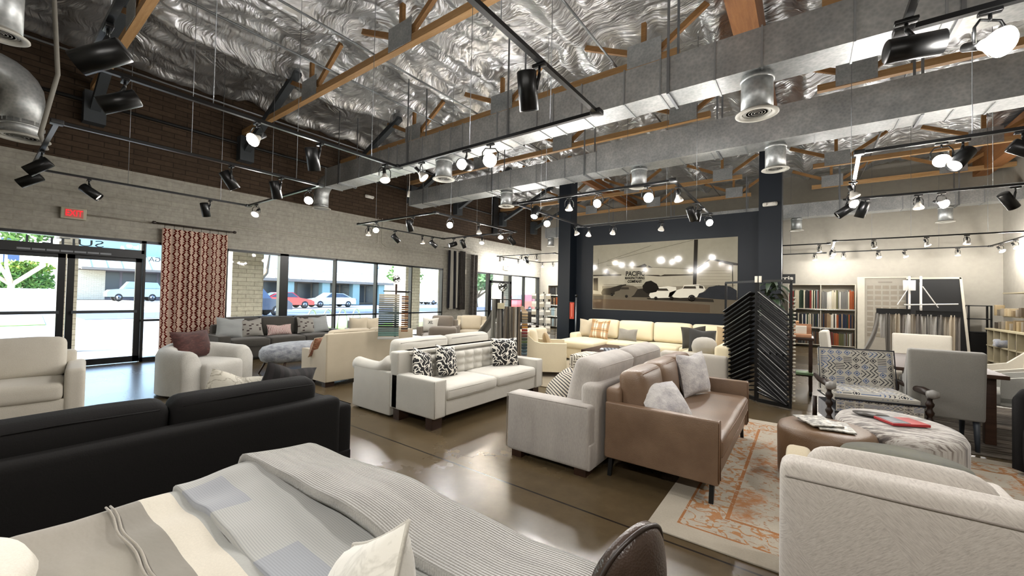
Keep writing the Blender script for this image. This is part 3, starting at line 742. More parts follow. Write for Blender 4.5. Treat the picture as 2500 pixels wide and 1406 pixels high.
# ------------------------------------------------------------------ upholstery materials
def m_ribbed(c, d, scale=30, ax=0):
    n = N('ribbed_cloth'); co = n.co(); x = n.xyz(co)
    w = n.ma('SINE', n.ma('MULTIPLY', x[ax], scale*6.28)); ns = n.noise(co, 12, 3); fine = n.noise(co, 150, 2)
    f = n.ma('ADD', n.ma('MULTIPLY', w, .18), n.ma('ADD', n.ma('MULTIPLY', ns, .6), n.ma('MULTIPLY', fine, .35)))
    return n.bsdf(n.ramp(f, [(.2, d), (.75, c)]), .92, normal=n.bump(f, .4, .006), spec=.2, sheen=.2)
def m_squiggle():
    n = N('black_white_squiggle'); co = n.co('UV')
    a = n.noise(n.map(co, (1, 1, 1)), 5.2, 0, .4, .25)
    s1 = n.ma('LESS_THAN', n.ma('ABSOLUTE', n.ma('SUBTRACT', a, .48)), .042)
    b = n.noise(n.map(co, (1, 1, 1), loc=(4, 7, 0)), 5.8, 0, .4, .2)
    s2 = n.ma('LESS_THAN', n.ma('ABSOLUTE', n.ma('SUBTRACT', b, .56)), .03)
    cut = n.ma('GREATER_THAN', n.noise(co, 9, 0, out=0), .36)
    f = n.ma('MULTIPLY', n.ma('MAXIMUM', s1, s2), n.ma('MAXIMUM', cut, n.ma('LESS_THAN', b, .5)))
    return n.bsdf(n.mix(f, lin('#0b0b0d'), lin('#dcd8ce')), .8)
def m_plaid():
    n = N('tan_plaid'); x = n.xyz(n.co('UV'))
    def st(v, f, w, o=0.0): return n.ma('LESS_THAN', n.ma('FRACT', n.ma('ADD', n.ma('MULTIPLY', v, f), o)), w)
    a = n.mix(n.ma('MULTIPLY', st(x[0], 2.2, .5), .75), lin('#cfc2aa'), lin('#8a6236'))
    a = n.mix(n.ma('MULTIPLY', st(x[1], 2.2, .48, .3), .55), a, lin('#a27743'))
    a = n.mix(n.ma('MAXIMUM', st(x[0], 2.2, .06, .3), st(x[1], 2.2, .06, .1)), a, lin('#6e5636'))
    return n.bsdf(a, .9, normal=n.bump(n.noise(n.co(), 150, 2), .3, .004))
def m_maze(c1, c2, scale=16, w=.16, kind='UV'):
    n = N('maze_weave'); x = n.xyz(n.co(kind))
    u, v = n.ma('MULTIPLY', x[0], scale), n.ma('MULTIPLY', x[1] if kind == 'UV' else x[2], scale)
    if kind != 'UV': u = n.ma('ADD', u, n.ma('MULTIPLY', x[1], scale))
    fu, fv = n.ma('FRACT', u), n.ma('FRACT', v)
    cell = n.comb(n.ma('FLOOR', u), n.ma('FLOOR', v))
    rnd = n.node('ShaderNodeTexWhiteNoise', {'Vector': cell}, noise_dimensions='3D')
    h = n.ma('GREATER_THAN', rnd, .5)
    la = n.ma('LESS_THAN', n.ma('ABSOLUTE', n.ma('SUBTRACT', fu, .5)), w); lb = n.ma('LESS_THAN', n.ma('ABSOLUTE', n.ma('SUBTRACT', fv, .5)), w)
    f = n.ma('ADD', n.ma('MULTIPLY', h, la), n.ma('MULTIPLY', n.ma('SUBTRACT', 1.0, h), lb))
    return n.bsdf(n.mix(f, lin(c1), lin(c2)), .9)
def m_stripes(c1, c2, scale=14, ax=0, kind='UV', wob=.4, rough=.9, c3=None):
    n = N('stripe_cloth'); co = n.co(kind); x = n.xyz(co); ns = n.noise(co, 9, 3)
    f = n.ma('FRACT', n.ma('ADD', n.ma('MULTIPLY', x[ax], scale), n.ma('MULTIPLY', ns, wob)))
    col = n.ramp(f, [(.0, c1), (.42, c1), (.5, c2), (.8, c2), (.88, c3 or c1)])
    return n.bsdf(col, rough)
def m_cow():
    n = N('streaked_hide'); co = n.co(); a = n.noise(n.map(co, (2.6, 11, .35)), 3.2, 4, .65, .4)
    return n.bsdf(n.ramp(a, [(.38, '#362d28'), (.47, '#716860'), (.53, '#9f9a92'), (.6, '#aba69f'), (.68, '#625a53')]), .75, sheen=.4)
def m_velvet(c, d, hi, scale=10):
    n = N('velvet'); co = n.co(); a = n.noise(n.map(co, (1, 1, 2.2)), scale, 4, .7); b = n.noise(n.map(co, (1, 1, 5)), scale*3, 2)
    f = n.ma('ADD', n.ma('MULTIPLY', a, .6), n.ma('MULTIPLY', b, .4))
    return n.bsdf(n.ramp(f, [(.3, d), (.52, c), (.75, hi)]), .8, normal=n.bump(f, .25, .01), sheen=.1)
def m_ikat():
    n = N('blue_tribal_print'); x = n.xyz(n.co('UV')); s = 9.0
    u, v = n.ma('MULTIPLY', x[0], s), n.ma('MULTIPLY', x[1], s)
    cell = n.comb(n.ma('FLOOR', u), n.ma('FLOOR', v)); r1 = n.node('ShaderNodeTexWhiteNoise', {'Vector': cell}, noise_dimensions='3D')
    r2 = n.node('ShaderNodeTexWhiteNoise', {'Vector': n.map(cell, loc=(9, 4, 0))}, noise_dimensions='3D')
    du, dv = n.ma('ABSOLUTE', n.ma('SUBTRACT', n.ma('FRACT', u), .5)), n.ma('ABSOLUTE', n.ma('SUBTRACT', n.ma('FRACT', v), .5))
    dia = n.ma('ADD', du, dv); ring = n.ma('LESS_THAN', n.ma('ABSOLUTE', n.ma('SUBTRACT', dia, .36)), .06); core = n.ma('LESS_THAN', dia, .17)
    tri = n.ma('LESS_THAN', n.ma('FRACT', n.ma('ADD', n.ma('MULTIPLY', u, 2.0), n.ma('MULTIPLY', dv, 2.0))), .3)
    bars = n.ma('LESS_THAN', n.ma('FRACT', n.ma('MULTIPLY', v, 4.0)), .35)
    f1 = n.ma('MAXIMUM', ring, core); sel = n.ma('GREATER_THAN', r1, .35); sel2 = n.ma('GREATER_THAN', r1, .8)
    f = n.ma('ADD', n.ma('MULTIPLY', f1, sel), n.ma('MULTIPLY', tri, n.ma('SUBTRACT', 1.0, sel)), clamp=True)
    f = n.ma('ADD', n.ma('MULTIPLY', f, n.ma('SUBTRACT', 1.0, sel2)), n.ma('MULTIPLY', bars, sel2), clamp=True)
    ink = n.mix(n.ma('GREATER_THAN', r2, .5), lin('#1a1d28'), lin('#40587f'))
    return n.bsdf(n.mix(f, lin('#aaa69c'), ink), .9)
def m_marble(c, d, scale=6, kind='Object'):
    n = N('mottled_plush'); co = n.co(kind); a = n.noise(co, scale, 4, .6, .8); f = n.noise(co, 120, 2)
    v = n.ma('ABSOLUTE', n.ma('SUBTRACT', a, .5))
    return n.bsdf(n.ramp(n.ma('ADD', v, n.ma('MULTIPLY', f, .05)), [(.02, d), (.07, c)]), .92, normal=n.bump(n.noise(co, 40, 3), .3, .006), sheen=.4)
def m_fur(c, d):
    n = N('soft_fur'); co = n.co(); a = n.noise(n.map(co, (1, 1, 1.6)), 9, 3, .6, .4); f = n.noise(co, 90, 3)
    return n.bsdf(n.ramp(n.ma('ADD', n.ma('MULTIPLY', a, .8), n.ma('MULTIPLY', f, .2)), [(.32, d), (.6, c)]), .95, normal=n.bump(n.ma('ADD', a, f), .5, .012), sheen=.3)
def m_herring():
    n = N('herringbone_chenille'); co = n.co(); x = n.xyz(co)
    # diamonds about .28 m wide; streaks run one way or the other in alternate diamonds
    a = n.ma('ADD', n.ma('MULTIPLY', x[0], 3.0), n.ma('MULTIPLY', x[2], 1.9)); b = n.ma('SUBTRACT', n.ma('MULTIPLY', x[0], 3.0), n.ma('MULTIPLY', x[2], 1.9))
    chk = n.ma('MODULO', n.ma('ADD', n.ma('FLOOR', a), n.ma('FLOOR', b)), 2.0); chk = n.ma('GREATER_THAN', n.ma('ABSOLUTE', chk), .5)
    m1 = n.map(n.map(co, rot=(0, .75, 0)), (16, 16, 95)); m2 = n.map(n.map(co, rot=(0, -.75, 0)), (16, 16, 95))
    na, nb = n.noise(m1, 2.2, 3, .7), n.noise(m2, 2.2, 3, .7)
    f = n.ma('ADD', n.ma('MULTIPLY', na, chk), n.ma('MULTIPLY', nb, n.ma('SUBTRACT', 1.0, chk)))
    return n.bsdf(n.ramp(f, [(.2, '#9a928a'), (.5, '#b9b2a9'), (.8, '#cbc5bc')]), .95, normal=n.bump(f, .3, .004), sheen=.2)

F_WHITE = fabric('#c9c6bd', '#aeaba2', weave=170, bump=.3); F_CREAM = fabric('#ded3b8', '#c9bd9f', mottled=.15)
F_BEIGE = fabric('#c3b8a2', '#a99e89', weave=200); F_GREYV = fabric('#b9b3ab', '#918b86', weave=60, mottled=.5, scale=3, stretch=(2, 2, .5), bump=.2)
F_CHAR = fabric('#4b4843', '#35332f', weave=150); F_DARK = fabric('#100e0d', '#090808', weave=120, sheen=0.0, rough=.9)
F_TAUPE = fabric('#7f766b', '#685f56'); F_GREY = fabric('#8c8a84', '#74726d'); F_LGREY = fabric('#b5b4ae', '#97968f')
LEATHER = m_leather('#7b6450', '#665140'); WOODD = m_wood('#3a2518', '#24160e', .45)
BOUCLE = fabric('#c6c4bd', '#a9a79f', weave=90, bump=.6, mottled=.35)
F_OFF = fabric('#d5d0c4', '#bdb7a9'); F_SAND = fabric('#b59f7c', '#9b8562')

def sofa(name, label, loc, rz, W, D, mat, aw=.15, ah=.58, sh=.42, st=.15, bh=.75, bt=.16, base=.1, nseat=2, nback=2, bch=.85, bct=.18,
         cush=None, cmat=None, legs='block', legmat=None, arm='box', cat='sofa', ar=.03, backtilt=.1, tufts=False, group=None, seams=True, br=.04):
    r = thing(name, label, cat, loc, rz, group); cush = cush or mat; y0, y1 = -D/2, D/2; iw = W - 2*aw
    MB().rbox(-W/2+.01, W/2-.01, y0+.02, y1-.01, base, sh-st+.01, .015, 3).build('seat_frame', mat, r)
    for sx in (-1, 1):
        a = MB(); xa, xb = (-W/2, -W/2+aw) if sx < 0 else (W/2-aw, W/2)
        if arm == 'box': a.rbox(xa, xb, y0, y1-.02, base, ah, ar, 4)
        elif arm == 'slope':
            a.prism([(y0, base), (y0, ah), (y1-.36, ah), (y1-.25, ah+.03), (y1-.1, bh-.03), (y1-.02, bh-.02), (y1-.02, base)], xb-xa, 'x', xa)
        elif arm == 'roll':
            a.rbox(xa, xb, y0+.05, y1, base, ah-.08, .02, 2)
            pts = []
            for k in range(11):
                t = k/10; pts.append(((xa+xb)/2, y0+.02 + (D-.12)*t, ah-.07 + (.09*max(0, (t-.6)/.4)**2) - .02*sin(t*pi)))
            a.tube([(p[0], p[1], p[2]) for p in pts], [.085]*11, 14)
        elif arm == 'tub': a.rbox(xa, xb, y0, y1-.02, base, ah, .08, 4)
        a.build('armrest', mat, r)
        if seams and arm == 'box':
            q = MB(); zz = ah - .012
            q.tube([(xa+.006, y0-.002, base+.02), (xa+.006, y0-.002, zz), (xa+.006, y1-.04, zz+.004)], .004, 5)
            q.tube([(xb-.006, y0-.002, base+.02), (xb-.006, y0-.002, zz), (xb-.006, y1-.04, zz+.004)], .004, 5); q.build('piping', cmat or mat, r)
    b = MB()
    if arm == 'slope': b.rbox(-W/2+.006, W/2-.006, y1-bt, y1, base-.005, bh, .02, 5)
    elif tufts: b.rbox(-W/2, W/2, y1-bt, y1, base, bh, .02, 5)
    else: b.rbox(-W/2+(aw*.5), W/2-(aw*.5), y1-bt, y1, base, bh, br, 5)
    b.build('back_frame', mat, r)
    if nseat:
        w = iw/nseat
        for k in range(nseat):
            x = -iw/2 + k*w
            MB().rbox(x+.004, x+w-.004, y0-.01, y1-bt-.02, sh-st, sh, .045, 6, puff=(0, .005, .022), wob=.004, wfreq=4, seed=k+W).build('seat_cushion', cush, r)
            if seams:
                yy, xx0, xx1 = y0-.012, x+.03, x+w-.03
                q = MB()
                for zz in (sh-.03, sh-st+.03): q.tube([(xx0, yy+.006, zz), ((xx0+xx1)/2, yy-.003, zz+.003), (xx1, yy+.006, zz)], .0035, 5)
                q.build('cushion_piping', cmat or mat, r)
    if tufts:
        nu, nv = 60, 20; wz = bh-.06-sh; yb = y1-bt-.012
        def fn(u, v):
            cu_, cv = u*10 % 1, v*3 % 1
            dz = abs(sin(pi*u*10))**.5*abs(sin(pi*v*3))**.5
            return (-iw/2+iw*u, yb - .05*dz - .02 + .06*(1-v)*0 - (.0), sh - .01 + wz*v)
        MB().grid(fn, nu, nv).build('tufted_back', cush, r)
        MB().rbox(-W/2+aw-.02, W/2-aw+.02, y1-bt-.03, y1, bh-.05, bh, .02, 4).build('back_rail', mat, r)
    elif nback:
        w = iw/nback
        for k in range(nback):
            x = -iw/2 + k*w; M = T(0, y1-bt-bct*.5, sh) @ RX(-backtilt) @ T(0, 0, 0)
            MB().rbox(x+.006, x+w-.006, -bct/2, bct/2, .0, bch-sh, .06, 7, puff=(.006, .035, .012), M=M, wob=.007, wfreq=4, seed=k*2.3+W).build('back_cushion', cush, r)
            if seams:
                q = MB(M); zz = bch-sh-.028
                for yy in (-bct/2+.004, bct/2-.004): q.tube([(x+.05, yy, zz), (x+w/2, yy*1.12, zz+.012), (x+w-.05, yy, zz)], .004, 5)
                q.build('cushion_piping', cmat or mat, r)
    lm = legmat or WOODD
    for sx in (-1, 1):
        for sy in (-1, 1):
            lx, ly = sx*(W/2-.09), sy*(D/2-.1); l = MB()
            if legs == 'block': l.box(lx-.07, lx+.07, ly-.05, ly+.05, 0, base)
            elif legs == 'taper':
                lx, ly = sx*(W/2-.05), sy*(D/2-.05)
                l.prism([(lx-.035*sx-.03, base), (lx-.035*sx+.03, base), (lx+.015*sx+.009, 0), (lx+.015*sx-.009, 0)], .03, 'y', ly-.015)
            else: l.tube([(lx, ly, base), (lx, ly, 0)], .03, 10)
            l.build('leg', lm, r)
    return r
E90 = pi/2
def pillow(label, loc, w, h, t, mat, face=0.0, lean=.25, roll=0.0, name='throw_pillow', cat='pillow', seed=None, chop=.02, trim=None, group=None, txt=None):
    """loc is the middle of the lower edge; face is the heading the pillow front looks to (0 = -y)"""
    r = MB().pillow(w, h, t, seed=seed if seed is not None else (loc[0]*3+loc[1]*7) % 9, chop=chop, n=16)
    o = r.build(name, mat); o.matrix_world = T(*loc) @ RZ(face) @ RX(-lean) @ RY(roll)
    setp(o, label, cat, group)
    if trim is not None:
        q = MB(); pts = []
        for k in range(48):
            a = k/48*4; e, f = int(a), a % 1; s_ = f*2-1
            px, pz = [(s_, -1), (1, s_), (-s_, 1), (-1, -s_)][e]
            pts.append((px*w/2*(1-.07*(1-pz*pz)*abs(px)**1.5), 0, pz*h/2*(1-.07*(1-px*px)*abs(pz)**1.5) + h/2 - (chop*math.exp(-(px/.33)**2)*pz if pz > 0 else 0)))
        q.tube(pts, .005, 5, closed=True); q.build('piping', trim, o)
    if txt:
        text_mesh(txt, h*.3, 'lettering', BLACK, o, (w*.1, -t*.5-.004, h*.62), (pi/2, 0, 0), ext=.003)
    return o

# ------------------------------------------------------------------ sofas in the middle aisle
sofa('leather_sofa', 'tan brown leather sofa on slim black metal legs, standing on the orange and cream rug', (-.89, 3.93, 0), E90, 1.76, .84, LEATHER, aw=.075, ah=.59, sh=.45, st=.16, bh=.7, bt=.13, base=.15,
     nseat=1, nback=3, bch=.84, bct=.19, cmat=plain('#6b4d34', .5), legs='taper', legmat=BLACKM, ar=.012)
sofa('velvet_sofa', 'pale grey velvet sofa standing back to back with the tan leather sofa', (-1.75, 4.0, 0), -E90, 2.2, .82, F_GREYV, aw=.19, ah=.56, sh=.41, st=.16, bh=.72, bt=.15, base=.055,
     nseat=2, nback=2, bch=.9, bct=.22, legs='block', ar=.03, br=.05, backtilt=.26)
sofa('tufted_sofa', 'white tufted sofa with two seat cushions, in front of the rolled-arm sofa', (-3.45, 3.93, 0), E90, 2.1, .74, F_WHITE, aw=.17, ah=.52, sh=.42, st=.14, bh=.76, bt=.14, base=.12,
     nseat=2, nback=0, tufts=True, cmat=fabric('#b5b2a8', '#a09d94'), ar=.02)
sofa('rolled_arm_sofa', 'white sofa with rolled arms and skirt, standing back to back with the tufted sofa', (-4.215, 3.92, 0), -E90, 2.07, .785, F_WHITE, aw=.17, ah=.6, sh=.44, st=.15, bh=.74, bt=.14, base=.02,
     nseat=2, nback=2, bch=.86, bct=.17, arm='roll', cmat=fabric('#8f8c84', '#7d7a73'), legs='round', br=.03)
sofa('slope_arm_sofa', 'cream sofa with scooped arms seen from behind, facing the charcoal sofa', (-6.08, 3.98, 0), -E90, 1.62, .74, F_BEIGE, aw=.09, ah=.53, sh=.42, st=.14, bh=.8, bt=.1, base=.08,
     nseat=2, nback=2, bch=.84, bct=.14, arm='slope', cmat=fabric('#8f8674', '#7d7565'))
sofa('charcoal_sofa', 'long charcoal grey sofa under the shop window', (-9.55, 4.2, 0), E90, 2.62, .88, F_CHAR, aw=.2, ah=.52, sh=.43, st=.16, bh=.7, bt=.18, base=.06,
     nseat=3, nback=3, bch=.84, bct=.2, ar=.03)
sofa('dark_sofa', 'long near-black sofa seen from behind, between the bed and the white armchairs', (-3.15, .27, 0), -E90, 2.9, .92, F_DARK, aw=.2, ah=.6, sh=.42, st=.16, bh=.67, bt=.17, base=.04,
     nseat=3, nback=3, bch=.8, bct=.2, ar=.035, seams=True, br=.04)

def armchair_round(label, loc, rz, W, D, mat, h=.66, t=.2, sh=.42, name='barrel_chair', back=.72, legs=False, front=0.0):
    """upholstered barrel chair: a padded wall of even thickness around a round seat, open to -y"""
    r = thing(name, label, 'armchair', loc, rz)
    n_ = 30; rad = W/2 - t/2; base = .03; prof = MB(); vs = []; m_ = 14
    path = []
    for i in range(n_+1):
        u = i/n_*2-1
        ang = u*(pi/2)
        if abs(u) <= .62: a = u/.62*pi/2; p = (rad*sin(a), D/2 - t/2 - rad + rad*cos(a)); tn = (cos(a), -sin(a))
        else:
            s_ = (abs(u)-.62)/.38; L_ = D - t/2 - rad - t*.35; p = (rad*(1 if u > 0 else -1), D/2 - t/2 - rad - s_*L_); tn = (0, -1 if u > 0 else 1)
        hh = h + (back-h)*cos(min(1, abs(u)/.75)*pi/2)**2
        if abs(u) > .9: hh -= .07*((abs(u)-.9)/.1)**2
        path.append((p, tn, hh))
    for (p, tn, hh) in path:
        nx_, ny_ = -tn[1], tn[0]
        for k in range(m_):
            q = k/(m_-1)
            if q < .3: off, z = t/2, base + (hh-t/2-base)*q/.3
            elif q < .7: a = (q-.3)/.4*pi; off, z = t/2*cos(a), hh-t/2 + t/2*sin(a)
            else: off, z = -t/2, hh-t/2 - (hh-t/2-base)*(q-.7)/.3
            vs.append((p[0]+nx_*off, p[1]+ny_*off, z))
    fs = [(i*m_+k, i*m_+k+1, (i+1)*m_+k+1, (i+1)*m_+k) for i in range(n_) for k in range(m_-1)]
    fs += [tuple(range(m_-1, -1, -1)), tuple(n_*m_+k for k in range(m_))]
    MB().add(vs, fs, 0, True).build('barrel_back', mat, r)
    iw = W - 2*t + .02
    MB().rbox(-iw/2, iw/2, -D/2-.0, D/2-t*.8, .05, sh, .06, 5, puff=(0, .02, .02)).build('seat', mat, r)
    return r
armchair_round('white boucle barrel armchair with a maroon velvet pillow, between curtain and dark sofa', (-7.0, 2.0, 0), radians(115), 1.08, .9, BOUCLE, h=.6, t=.25, back=.66)
sofa('armchair', 'cream square-armed armchair at the left picture edge', (-6.55, .35, 0), radians(83), .92, .86, F_OFF, aw=.15, ah=.58, sh=.44, st=.17, bh=.7, bt=.15, base=.04, nseat=1, nback=1, bch=.86, bct=.2, cat='armchair', ar=.04, seams=False)
pillow('maroon velvet pillow leaning in the white barrel armchair', (-7.12, 1.98, .44), .56, .4, .16, m_velvet('#43211d', '#261211', '#6a443c'), radians(115), .32, chop=.01, trim=fabric('#4a2a26', '#3a201d'))

# pillows on the dark sofa
pillow('cream pillow with brown scribbles on the near-black sofa, only its tip showing', (-3.28, 1.05, .46), .44, .4, .16, m_marble('#c6c2b4', '#8a8474', 8), -E90+.2, .2, roll=-.3)
pillow('black pillow on the near-black sofa at its right end', (-3.22, 1.38, .46), .44, .42, .17, m_stripes('#1d1b1c', '#2a2728', 6, 0, 'UV', .1), -E90+.2, .2, roll=-.25)

# pillows on the tufted sofa
SQ = m_squiggle()
pillow('black and white squiggle pillow at the left end of the tufted sofa, outer of two', (-3.52, 3.12, .44), .32, .36, .15, SQ, E90+.25, .35, seed=1, roll=.35)
pillow('black and white squiggle pillow second from the left arm of the tufted sofa', (-3.45, 3.45, .44), .34, .38, .15, SQ, E90+.1, .36, seed=2, roll=.2)
pillow('black and white squiggle pillow alone at the right end of the tufted sofa', (-3.38, 4.5, .44), .4, .4, .15, SQ, E90-.55, .3, seed=3)
# leather sofa pillows
FUR = m_fur('#cfccc9', '#98949a')
pillow('fluffy white pillow lying slumped on the near end of the tan leather sofa', (-.82, 3.3, .47), .5, .36, .17, FUR, E90-.35, .75, roll=.12)
pillow('fluffy white square pillow upright at the far end of the tan leather sofa', (-.86, 4.35, .47), .46, .42, .17, FUR, E90-.35, .22, roll=-.03)
# velvet sofa
pillow('navy and beige striped pillow at the near arm of the grey velvet sofa', (-1.96, 3.32, .43), .5, .38, .17, m_stripes('#b3aa9b', '#23262e', 15, 1, 'UV', .15), -E90+.75, .75)
# charcoal sofa
def m_blocks():
    n = N('grey_with_blocks'); x = n.xyz(n.co('UV')); u, v = n.ma('MULTIPLY', x[0], 9.0), n.ma('MULTIPLY', x[1], 11.0)
    r_ = n.node('ShaderNodeTexWhiteNoise', {'Vector': n.comb(n.ma('FLOOR', u), n.ma('FLOOR', v))}, noise_dimensions='3D')
    f = n.ma('MULTIPLY', n.ma('GREATER_THAN', r_, .84), n.ma('GREATER_THAN', n.ma('FRACT', v), .2))
    return n.bsdf(n.mix(f, lin('#8f8c86'), lin('#3a2c2c')), .9)
P_GEO = m_blocks()

P_LIN = fabric('#9fa29f', '#85888a', stretch=(1, 1, 4))
for a in (('pale grey ribbed pillow at the left arm of the charcoal sofa', 3.18, .5, .42, P_LIN, .1), ('grey pillow with small dark blocks, second from the left on the charcoal sofa', 3.6, .44, .38, P_GEO, -.05),
          ('small red and cream maze lumbar pillow in the middle of the charcoal sofa', 4.15, .52, .24, m_maze('#d9c7c0', '#6f3b3b', 17, .2), 0),
          ('grey pillow with small dark blocks, right of the lumbar pillow on the charcoal sofa', 4.75, .44, .38, P_GEO, .05), ('plain pale pillow at the right end of the charcoal sofa', 5.08, .46, .4, P_LIN, -.1)):
    pillow(a[0], (-9.45, a[1], .45), a[2], a[3], .15, a[4], E90, .25, roll=a[5])
pillow('rust and sand velvet pillow peeking over the arm of the cream scooped-arm sofa', (-6.25, 3.32, .44), .46, .32, .15, m_velvet('#8a5a42', '#54362b', '#bfa58a', 7), -E90+.5, .4, roll=.1, trim=plain('#b8ab93', .8))
# rust pillow sits on the seat

# fur ottoman bench
r = thing('oval_ottoman', 'oval blue-grey fur ottoman on slim dark legs in front of the charcoal sofa', 'ottoman', (-7.45, 3.55, 0), .3)
FURB = m_fur('#9da1a6', '#5f646e')
MB().lathe([(.001, .2), (.4, .2), (.46, .24), (.49, .32), (.485, .4), (.45, .46), (.36, .49), (.001, .5)], 36, sx=.8, sy=1.35).build('cushion_top', FURB, r)
for sx in (-1, 1):
    for sy in (-1, 1): MB().tube([(sx*.2, sy*.38, .28), (sx*.27, sy*.5, 0)], [.022, .012], 10).build('leg', WOODD, r)

# hair-lit window armchair with two pillows behind the cream sofa
sofa('armchair', 'pale grey armchair behind the cream sofa, seen just above its back', (-8.75, 5.75, 0), radians(60), .8, .8, F_LGREY, aw=.13, ah=.55, sh=.42, bh=.74, nseat=1, nback=1, bch=.8, bct=.16, cat='armchair', base=.06, seams=False)
pillow('left of two beige pillows on the pale grey armchair by the window', (-8.62, 5.55, .44), .42, .4, .18, F_BEIGE, radians(60), .2)
pillow('right of two beige pillows on the pale grey armchair by the window', (-8.7, 5.95, .44), .4, .38, .18, F_BEIGE, radians(60), .2)

# chairs in the middle distance
sofa('armchair', 'taupe armchair with its back to the viewer, behind the rolled-arm sofa', (-5.95, 5.75, 0), radians(-135), .82, .8, F_TAUPE, aw=.13, ah=.6, sh=.44, bh=.62, nseat=1, nback=1, bch=.78, bct=.17, cat='armchair', base=.06, seams=False)
sofa('armchair', 'taupe armchair seen from its side with an S pillow, left of the hanging fabric stand', (-5.0, 6.2, 0), radians(-50), .82, .8, F_TAUPE, aw=.13, ah=.6, sh=.44, bh=.74, nseat=1, nback=1, bch=.86, bct=.17, cat='armchair', base=.06, seams=False, cush=F_LGREY)
pillow('white pillow printed with the letter S in the taupe armchair', (-5.2, 6.15, .46), .36, .36, .13, F_WHITE, radians(-20), .25, roll=.1, txt='S')
sofa('armchair', 'dark taupe armchair near the window with an XL pillow', (-7.7, 7.3, 0), radians(20), .85, .85, F_TAUPE, aw=.13, ah=.6, sh=.44, bh=.76, nseat=1, nback=1, bch=.86, bct=.17, cat='armchair', base=.06, seams=False)
pillow('white pillow printed with the letters XL on the dark taupe armchair', (-7.75, 7.0, .46), .44, .38, .14, F_WHITE, radians(25), .3, txt='XL')
sofa('armchair', 'beige wing armchair under the hanging draperies', (-7.6, 8.4, 0), radians(35), .85, .8, F_BEIGE, aw=.12, ah=.58, sh=.44, bh=.82, nseat=1, nback=1, bch=.84, bct=.12, cat='armchair', base=.08, arm='slope', seams=False)
sofa('armchair', 'cream armchair with scooped arm seen from the side, behind the tufted sofa', (-3.92, 6.35, 0), radians(122), .78, .82, F_CREAM, aw=.1, ah=.6, sh=.44, bh=.8, nseat=1, nback=1, bch=.82, bct=.14, cat='armchair', base=.1, arm='slope', seams=False)
armchair_round('cream barrel armchair turned away, right of the fabric stand', (-4.95, 7.35, 0), radians(-100), .92, .85, F_CREAM, h=.7, t=.14, back=.76)
pillow('sand coloured pillow tucked in the cream scooped armchair', (-3.85, 6.45, .46), .36, .32, .13, F_SAND, radians(122), .3)
sofa('armchair', 'charcoal armchair by the far window beside the red car outside', (-8.3, 12.2, 0), radians(30), .8, .8, F_CHAR, aw=.13, ah=.58, sh=.44, bh=.82, nseat=1, nback=1, bch=.86, bct=.14, cat='armchair', base=.1, seams=False)
sofa('armchair', 'pale blue-grey chair beside the charcoal armchair by the far window', (-9.3, 11.8, 0), radians(40), .7, .75, F_LGREY, aw=.1, ah=.5, sh=.42, bh=.7, nseat=1, nback=1, bch=.74, bct=.14, cat='armchair', base=.1, seams=False)
MB_ = MB()
r = thing('side_table', 'dark round table with papers in front of the charcoal armchair', 'table', (-6.9, 10.2, 0))
MB().lathe([(.001, .5), (.42, .5), (.43, .53), (.001, .54)], 30).build('tabletop', WOODD, r); MB().lathe([(.2, 0), (.05, .05), (.04, .5)], 20).build('pedestal', WOODD, r)
single(MB().rbox(-.15, .12, -.1, .1, 0, .03, .01, 2).rbox(-.02, .22, -.02, .16, .03, .05, .01, 2), 'papers', WHITE, 'white papers spread on the dark round table', 'paper', (-6.9, 10.15, .541), .4)
r = thing('side_table', 'small pale blue-white side table between the cream sofa and the taupe armchair', 'table', (-6.55, 5.35, 0))
MB().rbox(-.2, .2, -.2, .2, .52, .56, .008, 1).build('tabletop', WHITE, r); MB().rbox(-.15, .15, -.15, .15, 0, .52, .008, 1).build('base', F_LGREY, r)
single(MB().rbox(-.3, .3, -.28, .28, 0, .4, .05, 4, puff=(0, 0, .03)), 'ottoman', m_maze('#c6bfb0', '#2a2724', 14, .2, 'Object'), 'black and beige speckled ottoman on the floor under the draperies', 'ottoman', (-8.6, 10.0, 0))

# ------------------------------------------------------------------ sectional by the navy wall
F_SEC = fabric('#dcd0b1', '#cbbf9f', mottled=.12, weave=170)
r = thing('sectional_sofa', 'large cream sectional sofa with chaise under the framed photograph', 'sofa', (0, 0, 0))
MB().rbox(-4.6, -3.62, 8.0, 9.6, .05, .3, .02, 3).build('chaise_base', F_SEC, r)
MB().rbox(-3.64, -1.0, 8.62, 9.6, .05, .3, .02, 3).rbox(-1.95, -.95, 6.95, 9.6, .05, .3, .02, 3).build('seat_frame', F_SEC, r)
MB().rbox(-4.6, -3.66, 7.97, 9.25, .28, .44, .05, 6, puff=(0, .01, .03)).build('chaise_cushion', F_SEC, r)
for k in range(3):
    x = -3.64 + k*.78
    MB().rbox(x, x+.77, 8.58, 9.25, .28, .44, .05, 5, puff=(0, .01, .03)).build('seat_cushion', F_SEC, r)
MB().rbox(-1.9, -1.1, 7.1, 8.56, .28, .44, .05, 5, puff=(0, .01, .03)).build('seat_cushion', F_SEC, r)
MB().rbox(-4.62, -1.0, 9.42, 9.64, .05, .7, .05, 6).build('back_frame', F_SEC, r)
MB().rbox(-1.15, -.93, 6.95, 9.6, .05, .7, .05, 6).build('back_frame', F_SEC, r)
MB().rbox(-4.66, -4.46, 8.75, 9.6, .05, .56, .05, 4).build('armrest', F_SEC, r)
MB().rbox(-1.95, -.95, 6.85, 7.08, .05, .56, .05, 5).build('armrest', fabric('#b9b3a8', '#a19b90'), r)
for k in range(4):
    x = -4.42 + k*.82
    MB().rbox(x, x+.81, -.1, .1, 0, .44, .06, 7, puff=(.0, .05, .01), wob=.008, M=T(0, 9.3, .45) @ RX(-.14), seed=k).build('back_cushion', F_SEC, r)
